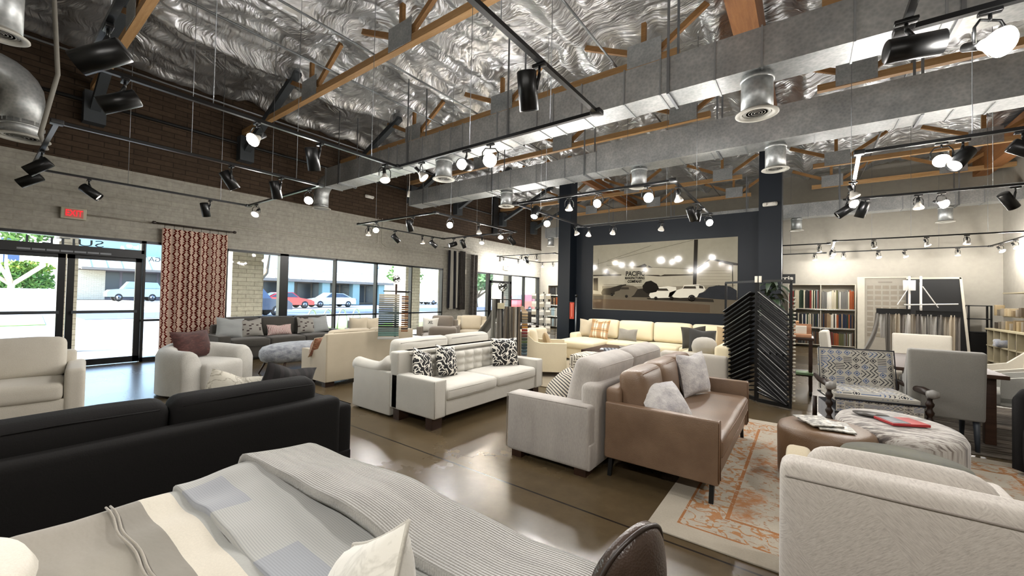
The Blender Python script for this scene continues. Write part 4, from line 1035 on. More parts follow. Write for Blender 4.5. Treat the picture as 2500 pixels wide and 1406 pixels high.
pillow('beige square pillow at the left end of the cream sectional', (-4.32, 9.05, .46), .44, .44, .15, fabric('#b9ad96', '#a0947d'), .1, .15)
pillow('tan and cream plaid pillow on the chaise of the sectional', (-3.95, 8.85, .46), .5, .46, .16, m_plaid(), -.1, .28, roll=.03, chop=.04)
pillow('small grey woven lumbar pillow on the cream sectional', (-3.25, 8.85, .46), .46, .28, .14, fabric('#8d887e', '#6e6a62', weave=90), -.1, .25)
pillow('dark olive-grey pillow behind another at the right end of the sectional', (-1.75, 8.5, .46), .46, .44, .15, fabric('#3b372f', '#28251f'), .1, .2, roll=-.1)
pillow('big charcoal pillow leaning at the right end of the sectional', (-1.5, 7.9, .46), .48, .44, .17, fabric('#34322f', '#232120'), .45, .3, roll=.08)
pillow('tan pillow at the back corner of the sectional', (-1.25, 9.0, .46), .44, .42, .15, fabric('#b39c7a', '#8f7c5e'), .6, .15, roll=.1)
MBo = MB().rbox(-.2, .2, -.17, .17, 0, .34, .16, 4, wob=.01)
single(MBo, 'bolster_pillow', fabric('#a9a49a', '#8d887f'), 'plump grey cushion at the near arm of the sectional', 'pillow', (-1.38, 7.45, .45), .4)
# coffee table and the things round it
r = thing('coffee_table', 'dark wood rectangular coffee table before the sectional', 'table', (-3.02, 7.62, 0))
MB().rbox(-.46, .46, -.6, .6, .37, .42, .008, 1).build('tabletop', WOODD, r)
for sx in (-1, 1):
    for sy in (-1, 1): MB().rbox(sx*.41-.03, sx*.41+.03, sy*.55-.03, sy*.55+.03, 0, .37, .006, 1).build('leg', WOODD, r)
for k, (x, y, a, c, lb) in enumerate(((-3.05, 7.35, .3, '#cfd3d8', 'pale open book lying on the near end of the coffee table'), (-2.75, 7.5, -.2, '#5c574f', 'dark magazine lying on the coffee table right of the pale book'), (-2.9, 7.95, .5, '#77726a', 'grey magazine with curled pages at the far end of the coffee table'))):
    single(MB().rbox(-.16, .16, -.11, .11, 0, .02, .006, 2, wob=.004, wfreq=8), 'magazine', plain(c, .6), lb, 'magazine', (x, y, .421), a)
MAZE = m_maze('#cfc9bb', '#4c463d', 20, .16, 'Object')
single(MB().rbox(-.42, .42, -.32, .32, .03, .44, .05, 5, puff=(0, 0, .02)), 'maze_ottoman', MAZE, 'cream cube ottoman with dark maze pattern before the coffee table', 'ottoman', (-2.85, 6.45, .0), 0)
single(MB().lathe([(.001, .03), (.23, .03), (.26, .08), (.26, .36), (.23, .42), (.001, .44)], 28), 'round_ottoman', m_marble('#8e877b', '#69635a', 8), 'round grey textured ottoman at the right side of the coffee table', 'ottoman', (-2.26, 7.6, 0))
def fold(label, loc, rz, w, l, mat, name='folded_throw'):
    m_ = MB()
    for k in range(3): m_.rbox(-w/2, w/2, -l/2, l/2, k*.025, k*.025+.03, .014, 5, wob=.008, wfreq=5, seed=k)
    return single(m_, name, mat, label, 'throw blanket', loc, rz)
fold('blue-grey striped throw draped over the maze ottoman', (-2.6, 6.5, .46), .5, .3, .62, m_stripes('#7d828a', '#33363d', 16, 0, 'Object', .2))
pillow('dark striped pillow lying behind the navy striped one on the grey velvet sofa', (-1.95, 3.85, .43), .5, .36, .12, m_stripes('#77726b', '#25262a', 12, 0, 'UV', .2), -E90, .7)

# ------------------------------------------------------------------ rugs
def m_rug(hx, hy):
    n = N('orange_cream_rug'); co = n.co(); x = n.xyz(co)
    dx, dy = n.ma('SUBTRACT', hx, n.ma('ABSOLUTE', x[0])), n.ma('SUBTRACT', hy, n.ma('ABSOLUTE', x[1])); dd = n.ma('MINIMUM', dx, dy)
    a = n.noise(co, 3.2, 5, .6, .6); b = n.noise(n.map(co, (1, 1.4, 1)), 16, 3, .65, 1.2); fine = n.noise(co, 90, 2)
    v = n.node('ShaderNodeTexVoronoi', {'Vector': n.map(co, (1, 1, 1)), 'Scale': 7.5}, feature='DISTANCE_TO_EDGE')
    field = n.ma('ADD', n.ma('MULTIPLY', a, .75), n.ma('MULTIPLY', b, .5))
    org = n.ramp(field, [(.63, '#000000'), (.76, '#ffffff')])
    inner = n.ma('GREATER_THAN', dd, .16); border = n.ma('MULTIPLY', inner, n.ma('LESS_THAN', dd, .40))
    line = n.ma('MAXIMUM', n.ma('LESS_THAN', n.ma('ABSOLUTE', n.ma('SUBTRACT', dd, .16)), .008), n.ma('LESS_THAN', n.ma('ABSOLUTE', n.ma('SUBTRACT', dd, .40)), .012))
    deco = n.ma('MULTIPLY', n.ma('LESS_THAN', n.ma('ABSOLUTE', n.ma('SUBTRACT', n.noise(co, 9, 1, .5, .6), .5)), .04), n.ma('GREATER_THAN', b, .42))
    marks = n.ma('MULTIPLY', n.ma('GREATER_THAN', b, .58), n.ma('GREATER_THAN', a, .42))
    base = n.mix(n.ma('MULTIPLY', a, .6), lin('#b3ab9c'), lin('#8f877c'))
    c = n.mix(n.ma('MULTIPLY', n.ma('MULTIPLY', marks, .55), inner), base, lin('#8a5a36'))
    c = n.mix(n.ma('MULTIPLY', org, n.ma('MULTIPLY', inner, n.ma('SUBTRACT', 1.0, border))), c, lin('#a3714a'))
    c = n.mix(n.ma('MULTIPLY', deco, n.ma('MULTIPLY', border, .9)), c, lin('#a06c3e'))
    c = n.mix(n.ma('MULTIPLY', line, n.ma('GREATER_THAN', b, .4)), c, lin('#97643a'))
    c = n.mix(n.ma('MULTIPLY', fine, .3), c, lin('#6f665b'))
    return n.bsdf(c, .95, normal=n.bump(fine, .4, .004), spec=.1)
single(MB().rbox(-1.3, 1.3, -1.52, 1.52, 0, .012, .005, 2), 'area_rug', m_rug(1.3, 1.52), 'orange and cream distressed area rug under the tan leather sofa', 'rug', (.5, 4.06, 0))
def m_striprug():
    n = N('striped_rug'); co = n.co(); a = n.noise(n.map(co, (.7, 9, 1)), 2.6, 4, .6, .3); f = n.noise(co, 90, 2)
    return n.bsdf(n.mix(n.ma('MULTIPLY', f, .4), n.ramp(a, [(.3, '#2a2420'), (.45, '#57504a'), (.55, '#8f887e'), (.68, '#37302b')]), lin('#3c352f')), .95, spec=.1)
single(MB().rbox(-1.4, 1.4, -1.4, 1.4, 0, .012, .005, 2), 'area_rug', m_striprug(), 'dark grey striped rug under the dining table', 'rug', (1.95, 7.12, 0))
single(MB().rbox(-1.25, 1.25, -1.7, 1.7, 0, .012, .005, 2), 'area_rug', fabric('#a39780', '#8b7f69', weave=70, mottled=.2), 'plain beige rug before the sectional', 'rug', (-3.25, 7.1, 0))
# ------------------------------------------------------------------ bed in the foreground
BX0, BX1, BY = -2.18, -.5, 1.12
def bed_top(x, y):
    u = (x-BX0)/(BX1-BX0)
    ex = min(x-BX0, BX1-x, BY-y)
    z = .545 + .045*noise.noise(Vector((x*1.4, y*1.4, 0))) + .018*noise.noise(Vector((x*4, y*3, 2)))
    return z
def drape(name, label, mat, y0, y1, lift, over_x=.3, over_y=0.0, parent=None, wr=.012, wf=6, thick=.02, seed=0, nx=60, ny=40, xtra=None, skew=0.0):
    """cloth laid over the bed from side to side between y0 and y1, falling over the sides (and the foot)"""
    hw = (BX1-BX0)/2; cx = (BX0+BX1)/2
    def prof(s, half, rad=.07):
        """arc-length s from centre -> (offset, drop)"""
        a = abs(s); sg = 1 if s >= 0 else -1
        if a <= half-rad: return s, 0.0
        q = a-(half-rad); L = rad*pi/2
        if q < L: t = q/rad; return sg*(half-rad+rad*sin(t)), -rad*(1-cos(t))
        return sg*half, -rad-(q-L)
    def fn(u, v, off=0.0):
        s = (u*2-1)*(hw+over_x)
        yy = y0 + (y1-y0)*v + skew*(u-.5)
        dx, dz = prof(s, hw+lift)
        if yy > BY-.07:
            q = yy-(BY-.07); L = .07*pi/2
            if q < L: t = q/.07; ypos = BY-.07+.07*sin(t); dz2 = -.07*(1-cos(t))
            else: ypos = BY; dz2 = -.07-(q-L)
            ypos += lift
        else: ypos, dz2 = yy, 0.0
        x = cx+dx
        z = bed_top(max(BX0+.05, min(BX1-.05, x)), min(ypos, BY)) + lift + dz + dz2 + off
        w = noise.noise(Vector((x*wf*.35+seed, yy*wf*1.1, seed)))*wr + noise.noise(Vector((x*wf*1.2, yy*wf*.4, seed+4)))*wr*.7
        out = 1 if dz < -.05 or dz2 < -.05 else 0
        z += w if not out else 0
        if out and dz < -.05: x += w*2.0*(1 if dx > 0 else -1)
        if dz2 < -.05: ypos += w*2
        return (x, ypos, max(.03, z))
    m_ = MB(); m_.grid(lambda u, v: fn(u, v), nx, ny); top = len(m_.f)
    b = MB(); b.grid(lambda u, v: fn(u, v, -thick), nx, ny)
    m_.add(b.v, [f[::-1] for f in b.f], 0, True, [(0, 0)]*len(b.v))
    k = (nx+1)*(ny+1); st = lambda i, j: i*(ny+1)+j; fs = []
    for i in range(nx):
        fs.append((st(i, ny), st(i+1, ny), k+st(i+1, ny), k+st(i, ny))); fs.append((st(i+1, 0), st(i, 0), k+st(i, 0), k+st(i+1, 0)))
    for f in fs: m_.f.append(list(f)); m_.mi.append(0); m_.sm.append(True); m_.uv.append(None)
    o = m_.build(name, mat, parent)
    if label: setp(o, label, 'blanket')
    return o
r = thing('bed', 'made bed with grey and cream bedding in the foreground', 'bed', (0, 0, 0))
MB().rbox(BX0+.03, BX1-.03, -1.15, BY-.03, .08, .32, .02, 4).build('bed_base', F_DARK, r)
MB().rbox(BX0+.02, BX1-.02, -1.13, BY-.02, .3, .55, .07, 6).build('mattress', F_WHITE, r)
for sx in (0, 1):
    for sy in (0, 1): MB().rbox((BX0+.1, BX1-.18)[sx], (BX0+.18, BX1-.1)[sx], (-1.05, BY-.18)[sy], (-.97, BY-.1)[sy], 0, .09, .01, 1).build('leg', WOODD, r)
def m_sheet():
    n = N('striped_shaded_bedding'); co = n.co(); x = n.xyz(co); y = n.ma('ADD', x[1], n.ma('MULTIPLY', n.noise(co, 3, 2), .01))
    col = n.ramp(n.ma('DIVIDE', n.ma('ADD', y, 1.2), 2.4), [(.0, '#8d877c'), (.5, '#8d877c'), (.6375, '#7b766c'), (.6785, '#7b766c'), (.679, '#c9c2b2'), (.716, '#c9c2b2'), (.7162, '#9fa09b'), (1, '#9fa09b')], 'CONSTANT')  # last grey stop paints the shadow beside the quilt
    f = n.noise(co, 160, 2)
    return n.bsdf(n.mix(n.ma('MULTIPLY', f, .25), col, lin('#6a665d')), .85, normal=n.bump(n.noise(n.map(co, (1, 3, 1)), 5, 3), .25, .02), sheen=.2)
drape('duvet', None, m_sheet(), -1.1, BY+.35, .02, .33, parent=r, wr=.012, wf=5, seed=1)
m_ = MB()
for dy in (0, .012): m_.tube([(BX0+.03+(BX1-BX0-.06)*k/30, .335+dy + .006*sin(k), bed_top(BX0+(BX1-BX0)*k/30, .335)+.03) for k in range(31)], .004, 6)
m_.build('duvet_seam', fabric('#9a9488', '#858075'), r)
M_PLAIDB = N('pale_blue_plaid')
def m_plaidblue():
    n = M_PLAIDB; co = n.co(); x = n.xyz(co)
    w = n.ma('SINE', n.ma('MULTIPLY', x[0], 900.0)); h = n.ma('SINE', n.ma('MULTIPLY', x[1], 800.0))
    blk = n.ma('MULTIPLY', n.ma('GREATER_THAN', n.ma('SINE', n.ma('MULTIPLY', x[0], 9.0)), .1), n.ma('GREATER_THAN', n.ma('SINE', n.ma('MULTIPLY', n.ma('ADD', x[1], .22), 10.5)), -.1))
    c = n.mix(n.ma('MULTIPLY', blk, .6), lin('#9c9c97'), lin('#7b818d'))
    c = n.mix(n.ma('MULTIPLY', n.ma('GREATER_THAN', h, .2), .28), c, lin('#565c66'))
    return n.bsdf(c, .9, normal=n.bump(n.ma('ADD', w, h), .06, .003), sheen=.3)
drape('plaid_blanket', 'pale blue-grey plaid quilt folded across the bed, under the knitted throw', m_plaidblue(), .55, .9, .04, .2, wr=.02, wf=5, seed=7, thick=.03)
def m_knit():
    n = N('ribbed_knit'); co = n.co(); x = n.xyz(co)
    w = n.ma('SINE', n.ma('MULTIPLY', x[1], 620.0)); s = n.ma('SINE', n.ma('MULTIPLY', x[0], 620.0)); a = n.noise(n.map(co, (1, 8, 1)), 4, 3); f = n.noise(co, 140, 2)
    g = n.ma('ADD', n.ma('MULTIPLY', w, .07), n.ma('ADD', n.ma('MULTIPLY', a, .5), n.ma('ADD', n.ma('MULTIPLY', f, .4), n.ma('MULTIPLY', s, .06))))
    return n.bsdf(n.ramp(g, [(.2, '#75736e'), (.5, '#8f8d87'), (.8, '#a9a69e')]), .95, normal=n.bump(n.ma('ADD', w, n.ma('MULTIPLY', f, 1.5)), .5, .005), sheen=.35)
KN = m_knit()
drape('knitted_throw', 'grey ribbed knitted throw draped across the foot of the bed', KN, .84, BY+.3, .075, .25, wr=.014, wf=3, seed=3, thick=.035, skew=.06)
pillow('white textured pillow with piped edge standing on the bed close to the viewer', (-.67, .385, .585), .42, .36, .16, m_marble('#cfccc2', '#b9b6ac', 7), radians(-30), .35, roll=-.6, trim=fabric('#b9b5aa', '#a19d92'), chop=0)
single(MB().lathe([(.001, 0), (.2, .01), (.26, .05), (.27, .1), (.25, .14), (.16, .16), (.001, .165)], 40), 'round_pillow', F_OFF, 'round cream cushion lying on the bed at the bottom left corner', 'pillow', (-1.62, -.14, .6))

# brown leather chair beside the bed
r = thing('tub_chair', 'dark brown leather curved-back chair between the bed and the herringbone armchair', 'chair', (-.36, 1.11, 0), radians(72))
BRL = m_leather('#4a3b34', '#33281f', .3)
nu, nv = 28, 18
def backpad(u, v, side):
    a = pi*(u*1.3-.15); rr_ = v                      # rounded arch outline, filled from its middle line
    if u < .115: px, pz = .15, .44 + .16*u/.115
    elif u > .885: px, pz = -.15, .44 + .16*(1-u)/.115
    else: t = (u-.115)/.77*pi; px, pz = .15*cos(t), .60 + .2*sin(t)
    e = (1-rr_**4)**.5
    return (px*rr_, side*(.012+.032*e) + .12*(px*rr_/.18)**2*.6, .46 + (pz-.46)*rr_ if True else pz)
m_ = MB(); m_.grid(lambda u, v: backpad(u, v, -1), nu, nv); b = MB(); b.grid(lambda u, v: backpad(u, v, 1), nu, nv)
m_.add(b.v, [f[::-1] for f in b.f], 0, True); k = (nu+1)*(nv+1); st = lambda i, j: i*(nv+1)+j
for i in range(nu): m_.f.append([st(i, nv), st(i+1, nv), k+st(i+1, nv), k+st(i, nv)]); m_.mi.append(0); m_.sm.append(True); m_.uv.append(None)
m_.build('curved_back', BRL, r)
MB().tube([backpad(i/40, 1.0, -1.3) for i in range(41)], .006, 8).build('piping', plain('#2a201a', .4), r)
MB().lathe([(.001, .4), (.2, .4), (.23, .43), (.22, .48), (.001, .5)], 28).build('seat', BRL, r)
for k in range(4):
    a = pi/4+k*pi/2; MB().tube([(.12*cos(a), .12*sin(a), .41), (.2*cos(a), .2*sin(a), 0)], [.014, .01], 8).build('leg', BLACKM, r)

# herringbone chair right foreground, seen from behind
HB = m_herring()
r = thing('armchair', 'pale beige herringbone chenille armchair with its back to the viewer at the lower right', 'armchair', (.30, 2.3, 0), pi)
MB().rbox(-.40, .38, .22, .39, .1, .79, .045, 8, puff=(0, .012, 0)).build('back_frame', HB, r)
q = MB(); q.tube([(-.38, .398, .745), (0, .404, .747), (.36, .398, .745)], .0035, 6); q.build('back_seam', fabric('#9b928a', '#867e76'), r)
MB().rbox(-.26, .29, .02, .21, .42, .80, .085, 9, puff=(.01, .03, .015), wob=.006).build('back_cushion', HB, r)
q = MB(); q.tube([(-.2, .215, .752), (0, .233, .756), (.24, .215, .752)], .003, 6); q.build('cushion_seam', fabric('#9b928a', '#867e76'), r)
MB().rbox(-.27, .27, -.42, .2, .1, .44, .05, 6, puff=(0, 0, .02)).build('seat_cushion', HB, r)
for s_ in (-1, 1): MB().rbox(*( (.27, .38) if s_ > 0 else (-.40, -.27)), -.42, .26, .1, .64, .03, 4).build('armrest', HB if s_ < 0 else fabric('#b7a888', '#a09272'), r)
for sx in (-.35, .33):
    for sy in (-.36, .33): MB().tube([(sx, sy, .11), (sx, sy, 0)], .02, 8).build('leg', WOODD, r)

# ottomans
TAN = m_leather('#6f573f', '#59432e', .42)
single(MB().lathe([(.001, .02), (.3, .02), (.31, .05), (.315, .38), (.3, .42), (.26, .44), (.001, .445)], 40), 'round_ottoman', TAN, 'round tan leather drum ottoman with magazines on top', 'ottoman', (.13, 4.02, .012))
single(MB().lathe([(.001, .02), (.5, .02), (.52, .06), (.52, .39), (.49, .43), (.4, .45), (.001, .46)], 44, sx=.74, sy=1.0), 'oval_ottoman', m_cow(), 'large oval brown and white streaked hide ottoman', 'ottoman', (.6, 4.5, .012), .1)
single(MB().lathe([(.001, .02), (.3, .02), (.34, .06), (.34, .37), (.3, .43), (.001, .455)], 36), 'round_ottoman', m_velvet('#3a3a24', '#24251a', '#4d4c33'), 'round dark olive green velvet ottoman behind the herringbone armchair', 'ottoman', (.5, 3.52, .012))
for k, (x, y, a, lb) in enumerate(((.08, 4.0, .5, 'topmost grey illustrated magazine on the tan drum ottoman'), (.18, 3.98, .15, 'grey magazine under another on the tan drum ottoman, its right corner showing'))):
    n = N('magazine_print'); cc = n.co(); a_ = n.noise(cc, 22, 4, .7)
    mt = n.bsdf(n.ramp(a_, [(.35, '#4d4c48'), (.5, '#8f8c84'), (.65, '#c8c4ba')]), .5)
    single(MB().rbox(-.11, .11, -.14, .14, 0, .012, .004, 4, wob=.003, wfreq=9), 'magazine', mt, lb, 'magazine', (x, y, .462+.016*(1-k)), a)
r = thing('book', 'red and white book lying on the streaked hide ottoman', 'book', (.62, 4.42, .475), .5)
MB().rbox(-.13, .13, -.1, .1, 0, .02, .003, 1).build('cover', plain('#a3282b', .4), r); MB().rbox(-.12, .0, -.09, .09, .0205, .023, .0008, 1).build('cover_picture', plain('#3b4148', .4), r)
single(MB().lathe([(.001, 0), (.11, .004), (.12, .012), (.001, .016)], 24, sx=1, sy=.8), 'tray', plain('#3c3833', .4), 'small dark dish lying left of the red book on the streaked ottoman', 'dish', (.45, 4.55, .475))

# patterned armchair
IK = m_ikat(); DKW = m_wood('#2a1a12', '#170e0a', .4); TRIM = plain('#11131b', .7)
r = thing('print_armchair', 'armchair in blue, black and white tribal print with dark turned wooden arms', 'armchair', (.52, 5.72, .012), radians(12))
def pad(M, w, h, t, nm, uvs=1.0):
    g = MB(M)
    for side in (-1, 1):
        q = MB(); q.grid(lambda u, v: ((u-.5)*w, side*t/2*min(1, (1-abs(2*u-1)**8)*(1-abs(2*v-1)**8)+.25), v*h), 20, 14)
        fs = q.f if side < 0 else [f[::-1] for f in q.f]
        g.add(q.v, fs, 0, True, [((i // 15)/20*uvs, (i % 15)/14*h/w*uvs) for i in range(len(q.v))])
    g.rbox(-w/2+.004, w/2-.004, -t/2*.6, t/2*.6, .004, h-.004, .01, 1)
    g.build(nm, IK, r)
    e = MB(M)
    for sd in (-t*.42,): e.tube([(-w/2, sd, 0), (-w/2, sd, h), (w/2, sd, h), (w/2, sd, 0)], .009, 6, closed=True)
    e.build(nm + '_trim', TRIM, r)
pad(T(0, .25, .42) @ RX(-.2), .68, .46, .12, 'back_cushion')
MB().rbox(-.34, .34, -.32, .28, .3, .31, .004, 1).build('seat_deck', TRIM, r)
pad(T(0, -.3, .31) @ T(0, .6, .12) @ RX(pi/2) @ T(0, 0, 0), .68, .6, .13, 'seat_cushion')
g = MB(); g.grid(lambda u, v: ((u-.5)*.68, -.345, .13+.3*v), 16, 8); g.build('front_rail', IK, r)
MB().rbox(-.34, .34, -.34, .3, .12, .3, .01, 1).build('seat_box', fabric('#8e8c88', '#4b5263'), r)
e = MB(); e.tube([(-.35, -.35, .43), (.35, -.35, .43)], .01, 6); e.tube([(-.35, -.35, .29), (.35, -.35, .29)], .01, 6); e.build('front_trim', TRIM, r)
for sx in (-1, 1):
    pr_ = []
    for k in range(25): zz = .02+.5*k/24; pr_.append((.026+.009*sin(k*1.6), zz))
    MB().lathe(pr_, 14, M=T(sx*.39, -.32, 0)).build('turned_leg', DKW, r)
    MB().lathe([(.025, 0), (.022, .3)], 10, M=T(sx*.36, .34, 0)).build('leg', DKW, r)
    a = MB(); pts = [(sx*.39, -.38, .55), (sx*.39, -.2, .56), (sx*.385, .05, .545), (sx*.37, .28, .56)]; a.tube(pts, [.03, .036, .026, .022], 12); a.build('wooden_arm', DKW, r)
    MB().lathe([(.001, -.045), (.03, -.04), (.045, 0), (.03, .04), (.001, .045)], 14, M=T(sx*.39, -.37, .555) @ RY(pi/2)).build('arm_scroll', plain('#85837f', .35), r)

# dining group
TBW = m_wood('#4a3428', '#2f2018', .45)
r = thing('dining_table', 'brown rectangular dining table on the striped rug', 'table', (1.42, 6.9, .012))
MB().rbox(-.62, .2, -.85, .85, .68, .72, .006, 1).build('tabletop', TBW, r)
for sx in (-.5, .1):
    for sy in (-.7, .7): MB().rbox(sx-.04, sx+.04, sy-.04, sy+.04, 0, .68, .006, 1).build('leg', TBW, r)
def dchair(label, loc, rz, W, D, sh, bh, mat, wing=.0, lm=None, arms=True, bmat=None):
    r = thing('dining_chair', label, 'chair', loc, rz)
    MB().rbox(-W/2, W/2, -D/2, D/2-.06, sh-.13, sh, .04, 4, puff=(0, 0, .015)).build('seat', mat, r)
    MB().rbox(-W/2, W/2, -.045, .045, 0, bh-sh+.17, .025, 6, puff=(0, .01, 0), M=T(0, D/2-.05, sh-.16) @ RX(-.08)).build('backrest', bmat or mat, r)
    if arms:
        for s_ in (-1, 1):
            MB().prism([(-D/2+.12, sh-.12), (-D/2+.12, sh+.16), (D/2-.2, sh+.22), (D/2-.02, bh-.02), (D/2-.02, sh-.12)], .05, 'x', s_*(W/2-.025)-.025).build('side_panel', mat, r)
    for sx in (-1, 1):
        for sy in (-1, 1):
            x, y = sx*(W/2-.05), sy*(D/2-.07)
            MB().tube([(x, y, sh-.12), (x, y+sy*.04, 0)], [.028, .016], 8).build('leg', lm or WOODD, r)
    return r
dchair('grey upholstered dining chair with its back to the viewer, behind the print armchair', (1.12, 6.02, .012), pi, .54, .56, .45, .95, F_GREY, lm=plain('#3a4048', .5), bmat=F_GREY)
dchair('cream dining chair at the far head of the dining table, its back upright', (1.35, 8.05, .012), -.1, .62, .55, .46, .96, F_OFF, arms=False)
dchair('cream high-back dining chair at the left side of the dining table', (.5, 7.25, .012), E90-.1, .5, .55, .46, 1.0, F_OFF, arms=False)
dchair('pale grey dining armchair at the right side of the dining table, nearer one', (1.92, 6.85, .012), -E90-.2, .58, .58, .46, .86, F_LGREY, lm=m_wood('#7a5233', '#55371f'))
dchair('cream dining armchair at the right side of the dining table, farther one', (2.0, 7.65, .012), -E90, .58, .58, .46, .88, F_OFF, lm=m_wood('#7a5233', '#55371f'))
r = armchair_round('dark charcoal barrel chair cut by the right picture edge', (1.86, 5.15, .012), radians(-60), .7, .66, F_DARK, h=.72, t=.09, back=.8)

# slatted sample rack (two panels meeting in a V)
def rackpanel(r, p0, p1, h, slope, nb, z0=.02):
    p0, p1 = Vector(p0), Vector(p1); d_ = (p1-p0)
    f = MB()
    for p in (p0, p1): f.bar((p.x, p.y, z0), (p.x, p.y, h), .03, .03)
    f.bar((p0.x, p0.y, h), (p1.x, p1.y, h), .03, .03); f.bar((p0.x, p0.y, z0+.02), (p1.x, p1.y, z0+.02), .03, .05); f.bar((p0.x, p0.y, h*.42), (p1.x, p1.y, h*.42), .012, .012)
    f.build('panel_frame', BLACKM, r)
    nrm = Vector((d_.y, -d_.x, 0)).normalized()
    rr = random.Random(nb)
    for k in range(nb):
        z = h - .16 - k*(h-.25)/nb
        a = p0 + d_*.06 + nrm*.02; b = p1 - d_*.05 + nrm*.02
        m_ = MB(); za, zb = (z, z-slope) if slope > 0 else (z+slope, z)
        za = max(.06, za); zb = max(.06, zb)
        M4 = [a + Vector((0, 0, za)), b + Vector((0, 0, zb))]
        m_.bar(M4[0], M4[1], .11, .014, up=(0, 0, 1))
        bo = m_.build('sample_board', RB[k % 3], r)
        MB().bar(M4[0]+nrm*.045+Vector((0, 0, .009)), M4[1]+nrm*.045+Vector((0, 0, .009)), .02, .004).build('edge_highlight', plain('#2e2f31' if k % 4 else '#a9a8a4', .4), bo)  # lighter strips paint the highlights along the board edges
RB = [plain('#050506', .8, 0, .15), plain('#08080a', .75, 0, .2), plain('#0c0d0f', .7, 0, .2)]
r = thing('sample_rack', 'tall black folding rack of slanted sample boards in front of the bookcases', 'display rack', (0, 0, 0))
rackpanel(r, (-1.02, 7.15, 0), (-.56, 6.62, 0), 1.7, -.3, 22)
rackpanel(r, (-.53, 6.58, 0), (-.15, 6.43, 0), 1.7, .3, 22)
m_ = MB()
for k in range(28): m_.lathe([(.001, -.012), (.018, -.008), (.02, .008), (.001, .014)], 8, M=T(-.115, 6.44, .12+k*.05))
m_.build('sample_tag', plain('#cfc9b9', .6), r)
m_ = MB(); m_.rbox(-.575, -.54, 6.55, 6.56, 1.68, 1.77, .003, 1).rbox(-.525, -.49, 6.53, 6.54, 1.68, 1.77, .003, 1).build('light_card', plain('#ece6d6', .5), r)

# tall dark trolley with things on it
r = thing('trolley_table', 'narrow tall dark wooden table on casters right of the black rack', 'table', (-.06, 7.75, 0), 0)
MB().rbox(-.16, .17, -.28, .3, .84, .88, .006, 1).build('tabletop', WOODD, r); MB().rbox(-.14, .15, -.26, .28, .3, .33, .006, 1).build('shelf', WOODD, r)
for sx in (-.12, .13):
    for sy in (-.24, .26):
        l = MB().bar((sx, sy, .08), (sx, sy, .84), .045, .045).build('leg', WOODD, r)
        MB().lathe([(.001, -.02), (.04, -.018), (.045, 0), (.04, .018), (.001, .02)], 16, M=T(0, 0, 0) @ T(sx, sy, .045) @ RY(pi/2)).build('caster', BLACK, r)
r = thing('wooden_box', 'pale open wooden box standing on the trolley table', 'box', (-.04, 7.62, .88))
MB().rbox(-.1, .12, -.1, .1, 0, .05, .006, 1).rbox(-.1, .12, .08, .1, .05, .2, .004, 1).build('box_body', m_wood('#b98c6c', '#8f6447'), r)
MB().rbox(-.08, .06, -.02, .06, .05, .17, .005, 1).build('cards', OFFW, r)
single(MB().lathe([(.001, 0), (.035, .005), (.035, .13), (.014, .17), (.014, .2), (.024, .21), (.02, .235), (.001, .24)], 18), 'wooden_bottle', m_wood('#c69a6f', '#a0744c'), 'turned pale wooden bottle figure behind the box on the trolley table', 'ornament', (-.1, 7.85, .88))
single(MB().rbox(-.09, .12, -.11, .11, 0, .035, .004, 1), 'book', plain('#6f8a63', .5), 'green book lying on the shelf end of the trolley table', 'book', (-.02, 7.52, .33))
r = thing('potted_plant', 'dark leafy plant behind the top of the black rack', 'plant', (-.5, 8.3, 0))
MB().lathe([(.001, 0), (.12, 0), (.16, .3), (.14, .3), (.001, .28)], 20).build('pot', BLACK, r)
rr = random.Random(3); LEAF = plain('#1f2f1b', .5)
MB().tube([(0, 0, .25), (.02, 0, 1.2)], .012, 6).build('stem', plain('#3a2f20', .7), r)
for k in range(34):
    a = rr.uniform(0, 6.28); z = rr.uniform(1.1, 1.72); L = rr.uniform(.16, .34); w = L*.2
    c, s_ = cos(a), sin(a)
    pts = [(0.02, 0, z)]; m_ = MB()
    m_.grid(lambda u, v: (.02 + c*L*u - s_*(v-.5)*2*w*sin(pi*u)**.8, s_*L*u + c*(v-.5)*2*w*sin(pi*u)**.8, z + .12*sin(u*2.2) - .22*u*u + .02*abs(v-.5)), 6, 2, uv=False)
    m_.build('leaf', LEAF, r)

